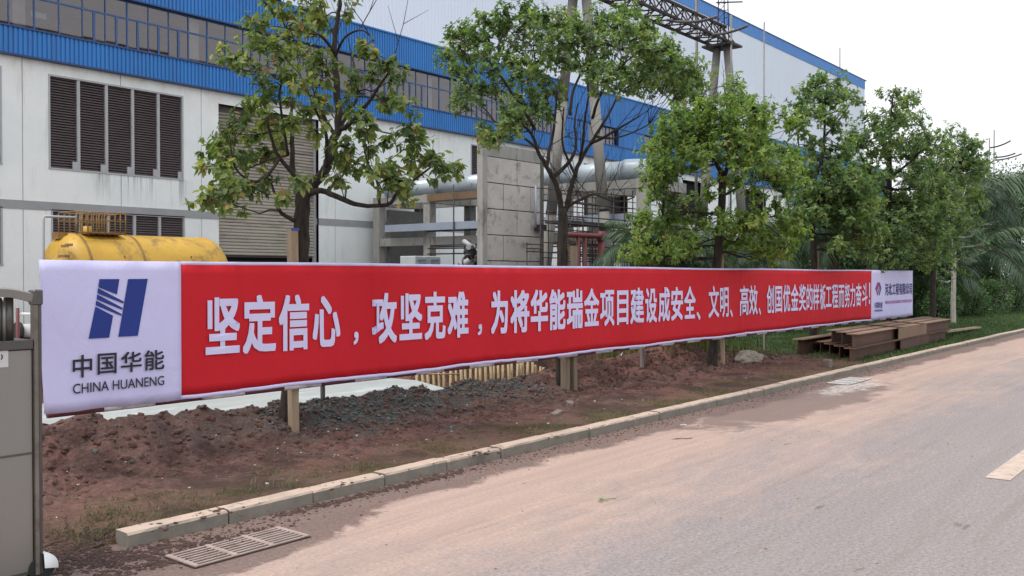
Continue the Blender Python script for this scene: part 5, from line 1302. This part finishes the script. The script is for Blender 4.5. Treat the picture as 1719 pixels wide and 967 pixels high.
b3 = ellblobs([(1205, 185, 88, 52, 60), (1125, 245, 50, 55, 32), (1290, 235, 56, 58, 34), (1205, 245, 75, 40, 26), (1330, 290, 30, 30, 10), (1110, 300, 40, 40, 13), (1270, 300, 60, 35, 12), (1125, 390, 65, 42, 26), (1085, 425, 30, 20, 5), (1290, 390, 60, 42, 24), (1220, 400, 40, 35, 8), (1180, 340, 60, 30, 5)], 3)
n3 = tree(1194, 7.0, l3, b3, .1, 'dense bright green tree rising above the middle-right of the banner', m_leaf3, .082, 165, 13, bare=25, zoff=1.35, rosette=6, spread=2.3, group=None)
# -- tree 4
l4 = [([(1365, 575), (1366, 500), (1366, 420), (1360, 370), (1352, 320)], (13, 9), (0, 0)), ([(1355, 335), (1345, 300), (1335, 270), (1320, 240)], (6, 2), (0, -.5)), ([(1352, 325), (1375, 285), (1383, 240), (1385, 180), (1390, 135)], (7, 2), (0, .3)), ([(1384, 230), (1410, 200), (1430, 170)], (4, 1.5), (.3, .6)), ([(1372, 340), (1378, 310), (1382, 280)], (7, 4), (0, 0)), ([(1352, 320), (1342, 260), (1338, 200)], (4, 2), (0, .6))]
b4 = ellblobs([(1395, 140, 28, 14, 8), (1365, 165, 35, 28, 12), (1420, 170, 22, 14, 6), (1370, 205, 45, 28, 14), (1390, 245, 40, 20, 9), (1340, 290, 35, 35, 12), (1400, 325, 60, 48, 52), (1435, 370, 48, 60, 40), (1415, 280, 40, 25, 12), (1330, 350, 25, 40, 6)], 4, .95)
n4 = tree(1365, 7.05, l4, b4, .1, 'slender open-topped tree whose sparse top stands before the end of the hall', m_leaf2, .095, 150, 14, zoff=1.1, rosette=7, spread=2.4)
# -- tree 5
l5 = [([(1490, 560), (1491, 470), (1490, 400), (1492, 320), (1493, 250)], (14, 8), (0, 0)), ([(1492, 330), (1460, 290), (1440, 250)], (6, 2), (0, -.5)), ([(1493, 300), (1530, 270), (1560, 240)], (6, 2), (0, -.3)), ([(1493, 260), (1495, 200), (1500, 155)], (6, 2), (0, .2)), ([(1492, 400), (1540, 370), (1570, 340)], (5, 2), (0, .5))]
b5 = ellblobs([(1500, 180, 42, 32, 22), (1465, 230, 42, 40, 24), (1525, 225, 50, 38, 26), (1555, 260, 42, 35, 18), (1475, 290, 55, 35, 20), (1500, 340, 75, 55, 66), (1560, 325, 55, 50, 40), (1485, 405, 60, 42, 36), (1560, 400, 45, 42, 26)], 5, .9)
n5 = tree(1490, 7.1, l5, b5, .1, 'tall rounded tree rising over the far white end of the banner', m_leaf2, .105, 150, 15, zoff=1.5, rosette=7, spread=2.4, simple=True)
l6 = [([(1565, 545), (1566, 470), (1567, 400), (1570, 330), (1572, 280)], (11, 6), (0, 0)), ([(1570, 320), (1600, 280), (1620, 250)], (5, 2), (0, 0)), ([(1570, 330), (1545, 300), (1530, 280)], (5, 2), (0, .5))]
b6 = ellblobs([(1605, 238, 38, 28, 24), (1640, 268, 30, 18, 12), (1600, 285, 52, 28, 24), (1590, 345, 58, 58, 50), (1560, 420, 45, 35, 18), (1610, 460, 12, 10, 2)], 6, .85)
tree(1565, 7.2, l6, b6, .1, 'tree with a leaning wide crown just right of the banner end', m_leaf2, .11, 150, 16, zoff=1.4, rosette=7, spread=2.4, simple=True)
l7 = [([(1600, 546), (1600, 500), (1601, 470), (1602, 400), (1604, 350)], (9, 6), (0, 0))]
b7 = ellblobs([(1600, 470, 30, 18, 5), (1625, 380, 45, 60, 24), (1600, 330, 40, 45, 16)], 7, .8)
tree(1600, 7.5, l7, b7, .1, 'young tree with a limewashed pale trunk on the lawn right of the beams', m_leafdk, .11, 150, 17, zoff=1.4, rosette=7, spread=2.3, simple=True, bark_m=m_limed)

# palms
def palm_mesh(seed, R_, nfr, th, lw=.035, up0=.2):
    r = random.Random(seed); tubes = MB(); V_, F_, T_ = [], [], []
    for k in range(nfr):
        az = k * 2.4 + r.uniform(-.3, .3); e0 = r.uniform(-.1, 1.25) + up0 * .3; L = R_ * r.uniform(.8, 1.1); p = Vector((0, 0, th)); path = [p.copy()]; e = e0; n_ = 12
        for i in range(n_): e -= (1.7 / n_) * (.6 + .8 * i / n_); p = p + Vector((math.cos(az) * math.cos(e), math.sin(az) * math.cos(e), math.sin(e))) * L / n_; path.append(p.copy())
        tubes.tube(path, [.016 - .012 * i / n_ for i in range(n_ + 1)], 3, caps=False); side = Vector((-math.sin(az), math.cos(az), 0)); tone = r.uniform(0, 1)
        for i in range(1, n_):
            for s in range(4):
                f = (i + s / 4) / n_; a = path[i].lerp(path[i + 1], s / 4); d = (path[i + 1] - path[i]).normalized(); ll = L * .34 * math.sin(math.pi * min(1, .15 + f * .85)) + .05
                for sg in (-1, 1):
                    dd = (side * sg + d * .7 + Vector((0, 0, -.25 - r.random() * .5))).normalized(); e_ = a + dd * ll * r.uniform(.85, 1.1) + Vector((0, 0, -ll * .25)); m_ = a + dd * ll * .5; w_ = d * lw * .5; b_ = len(V_)
                    V_ += [a[:], (m_ + w_)[:], e_[:], (m_ - w_)[:]]; F_.append((b_, b_ + 1, b_ + 2, b_ + 3)); T_ += [min(1, max(0, tone * .6 + r.uniform(0, .4)))] * 4
    me = bpy.data.meshes.new('fronds'); me.from_pydata(V_, [], F_); me.materials.append(m_palm); at = me.attributes.new('tone', 'FLOAT', 'POINT'); at.data.foreach_set('value', np.array(T_, np.float32))
    return me, tubes.mesh('frond_stems', m_palmtrunk)
PM = [(palm_mesh(k, 2.0, 26, 0.), ) for k in range(3)]
def palm(px, Y, pyt, sc, label, k=0, cat='palm'):
    ztop = atY(px, pyt, Y).z; x = XY(px, Y, 450); z0 = gh(x, Y); t = thing('palm_tree', (x, Y, z0), label, cat, 'palms behind the row of trees'); fm, sm_ = PM[k % 3][0]
    b = MB(); n_ = 8; b.tube([(x + .05 * math.sin(i), Y, z0 - .1 + (ztop - z0 + .1) * i / n_) for i in range(n_ + 1)], [.20 - .05 * i / n_ for i in range(n_ + 1)], 10); b.build('trunk', m_palmtrunk, t)
    o = place('fronds', fm, t, (0, 0, ztop - z0), (0, 0, px), (sc,) * 3); tag(o, kind='stuff'); o = place('frond_stems', sm_, t, (0, 0, ztop - z0), (0, 0, px), (sc,) * 3); tag(o, kind='stuff')
pl_specs = [(1085, 11, 415, .8, 'young palm behind the left skirt of the bright green tree'), (1145, 10.5, 432, .75, 'low palm under the bright green tree, left of its trunk'), (1255, 10.5, 425, .85, 'low palm under the bright green tree, right of its trunk'), (1325, 11, 405, 1.0, 'palm between the bright tree and the slender one'),
            (1400, 9.8, 385, 1.15, 'dark palm right behind the slender tree'), (1452, 10.5, 390, 1.2, 'dark palm left of the tall rounded tree trunk'), (1530, 9.8, 400, 1.3, 'dark palm behind the right end of the banner'), (1572, 9.0, 455, 1.0, 'dark drooping palm hiding the ground right of the banner end'),
            (1628, 10.4, 318, 1.7, 'tall palm showing against the sky left of the far treetops'), (1672, 10.6, 330, 1.9, 'tall dark palm second from the right edge'), (1708, 9.8, 385, 1.6, 'dark palm above the shrubs at the right edge'), (1556, 11.5, 365, 1.5, 'taller palm standing well behind the banner end'), (1640, 9.2, 425, 1.4, 'dense dark palm above the left end of the hedge')]
for i, s_ in enumerate(pl_specs): palm(*s_, k=i)
# background dark trees closing the view on the right
def bgtree(px, Y, hgt, rx, label, seed, mat=m_leafdk, n_=6500, zc_=.55, ls=.20):
    r = np.random.default_rng(seed); x = XY(px, Y, 450); z0 = gh(x, Y); t = thing('broadleaf_tree', (x, Y, z0), label, 'tree', 'dark trees in the background'); rr = random.Random(seed)
    b = MB(); b.tube([(x, Y, z0 - .1), (x + .1, Y, z0 + hgt * .4), (x - .1, Y, z0 + hgt * .85)], [.16, .12, .04], 8); b.build('trunk', m_bark, t)
    cl = []
    for k in range(60):
        a = rr.uniform(0, 6.28); u = rr.random() ** .5; zz = rr.uniform(-1, 1); w_ = math.sqrt(max(0, 1 - zz * zz * .85)); cl.append((math.cos(a) * u * rx * w_, math.sin(a) * u * rx * w_, hgt * zc_ + zz * hgt * (1 - zc_) * .95))
    cl = np.array(cl); lb = MB()
    for c_ in cl[:24]: lb.tube([(x, Y, z0 + max(.6, c_[2] * .6)), (x + c_[0] * .6, Y + c_[1] * .6, z0 + c_[2] * .9), (x + c_[0], Y + c_[1], z0 + c_[2])], [.05, .03, .012], 4, caps=False)
    lb.build('limbs', m_bark, t)
    idx = r.integers(0, len(cl), n_); tb2 = r.normal(0, .15, len(cl)); off = r.normal(0, 1, (n_, 3)); off /= np.linalg.norm(off, axis=1, keepdims=True); pos = cl[idx] + off * (r.random((n_, 1)) ** .4) * rx * .32
    dr = off + r.normal(0, .5, (n_, 3)) + np.array([0, 0, -.4]); up_ = r.normal(0, .4, (n_, 3)) + np.array([0, 0, 1.]); tn = np.clip(.45 + tb2[idx] + r.normal(0, .15, n_), 0, 1)
    tag(place('leaves', leaves_mesh('leaves', pos, dr, up_, r.uniform(.6, 1.2, n_) * ls, tn, mat, True), t), kind='stuff')
for i, (px, Y, pt, rx, lb) in enumerate([(1560, 11.5, 335, 2.0, 'dark broadleaf tree filling the gap behind the banner end'), (1603, 11.5, 330, 2.4, 'dark tree between the tall palm and the banner end'), (1655, 11, 290, 3.4, 'dark tree behind the left part of the hedge'), (1700, 11, 284, 3.6, 'dark tree at the right edge behind the hedge'),
                                       (1745, 10.5, 286, 3.4, 'dark tree cut by the right edge of the view'), (1430, 12, 385, 1.9, 'dark bushy tree behind the slender tree'), (1492, 12, 370, 2.0, 'dark bushy tree behind the tall rounded tree'), (1350, 12, 395, 1.6, 'low dark tree between bright and slender trees'), (1185, 12.5, 415, 1.4, 'low dark tree behind the bright green one'), (1610, 10., 440, 1.6, 'low dark tree just above the pale trunk')]): bgtree(px, Y, atY(px, pt, Y).z, rx, lb, 70 + i)
# hedge shrubs
def shrub(px, py, rx, rz, label, seed, mat=m_leafdk, n_=2600):
    p = atZ(px, py, .08); r = np.random.default_rng(seed); t = thing('shrub', (p.x, p.y, gh(p.x, p.y)), label, 'shrub', 'clipped shrubs on the lawn'); rr = random.Random(seed)
    b = MB()
    for k in range(9): a = rr.uniform(0, 6.28); b.tube([(p.x, p.y, .05), (p.x + math.cos(a) * rx * .4, p.y + math.sin(a) * rx * .4, rz * .6), (p.x + math.cos(a) * rx * .7, p.y + math.sin(a) * rx * .7, rz * 1.1)], [.03, .02, .008], 4)
    b.build('stems', m_bark, t)
    off = r.normal(0, 1, (n_, 3)); off /= np.linalg.norm(off, axis=1, keepdims=True); rad = .62 + .38 * r.random((n_, 1)) ** .5; lump = np.array([1 + .22 * noise.noise(Vector(o_) * 2.2 + Vector((seed, 0, 0))) for o_ in off])[:, None]
    pos = off * rad * lump * np.array([rx, rx * .9, rz * .62]) + np.array([0, 0, rz * .55]); pos[:, 2] = np.abs(pos[:, 2]); tn = np.clip(.5 + .3 * (lump[:, 0] - 1) * 3 + r.normal(0, .15, n_), 0, 1)
    tag(place('leaves', leaves_mesh('leaves', pos, off + r.normal(0, .4, (n_, 3)), r.normal(0, .5, (n_, 3)) + np.array([0, 0, 1.]), r.uniform(.06, .12, n_), tn, mat, True), t), kind='stuff')
for i, (px, py, rx, rz, lb) in enumerate([(1630, 531, .75, .95, 'rounded shrub right of the pale trunk'), (1662, 527, 1.0, 1.15, 'largest rounded shrub in the middle of the lawn hedge'), (1700, 522, 1.1, 1.05, 'rounded shrub at the right edge of the view'), (1735, 518, 1.2, 1.1, 'rounded shrub cut by the right edge'),
                                       (1580, 540, .6, .9, 'dark shrub between the beams and the pale trunk'), (1555, 535, .7, 1.3, 'dark shrub right behind the banner end'), (1615, 528, .9, 1.1, 'dark shrub behind the pale trunk')]): shrub(px, py, rx, rz, lb, 90 + i, m_leafdk)
shrub(1541, 532, .35, 1.15, 'pale flowering shrub touching the right end of the banner', 99, m_weedm, 700)
# leafy bits: weeds along foot of T-row behind banner seen under the banner on the right
print('panes', npane, 'leaves', n1[1], n2[1], n3[1], n4[1], n5[1])
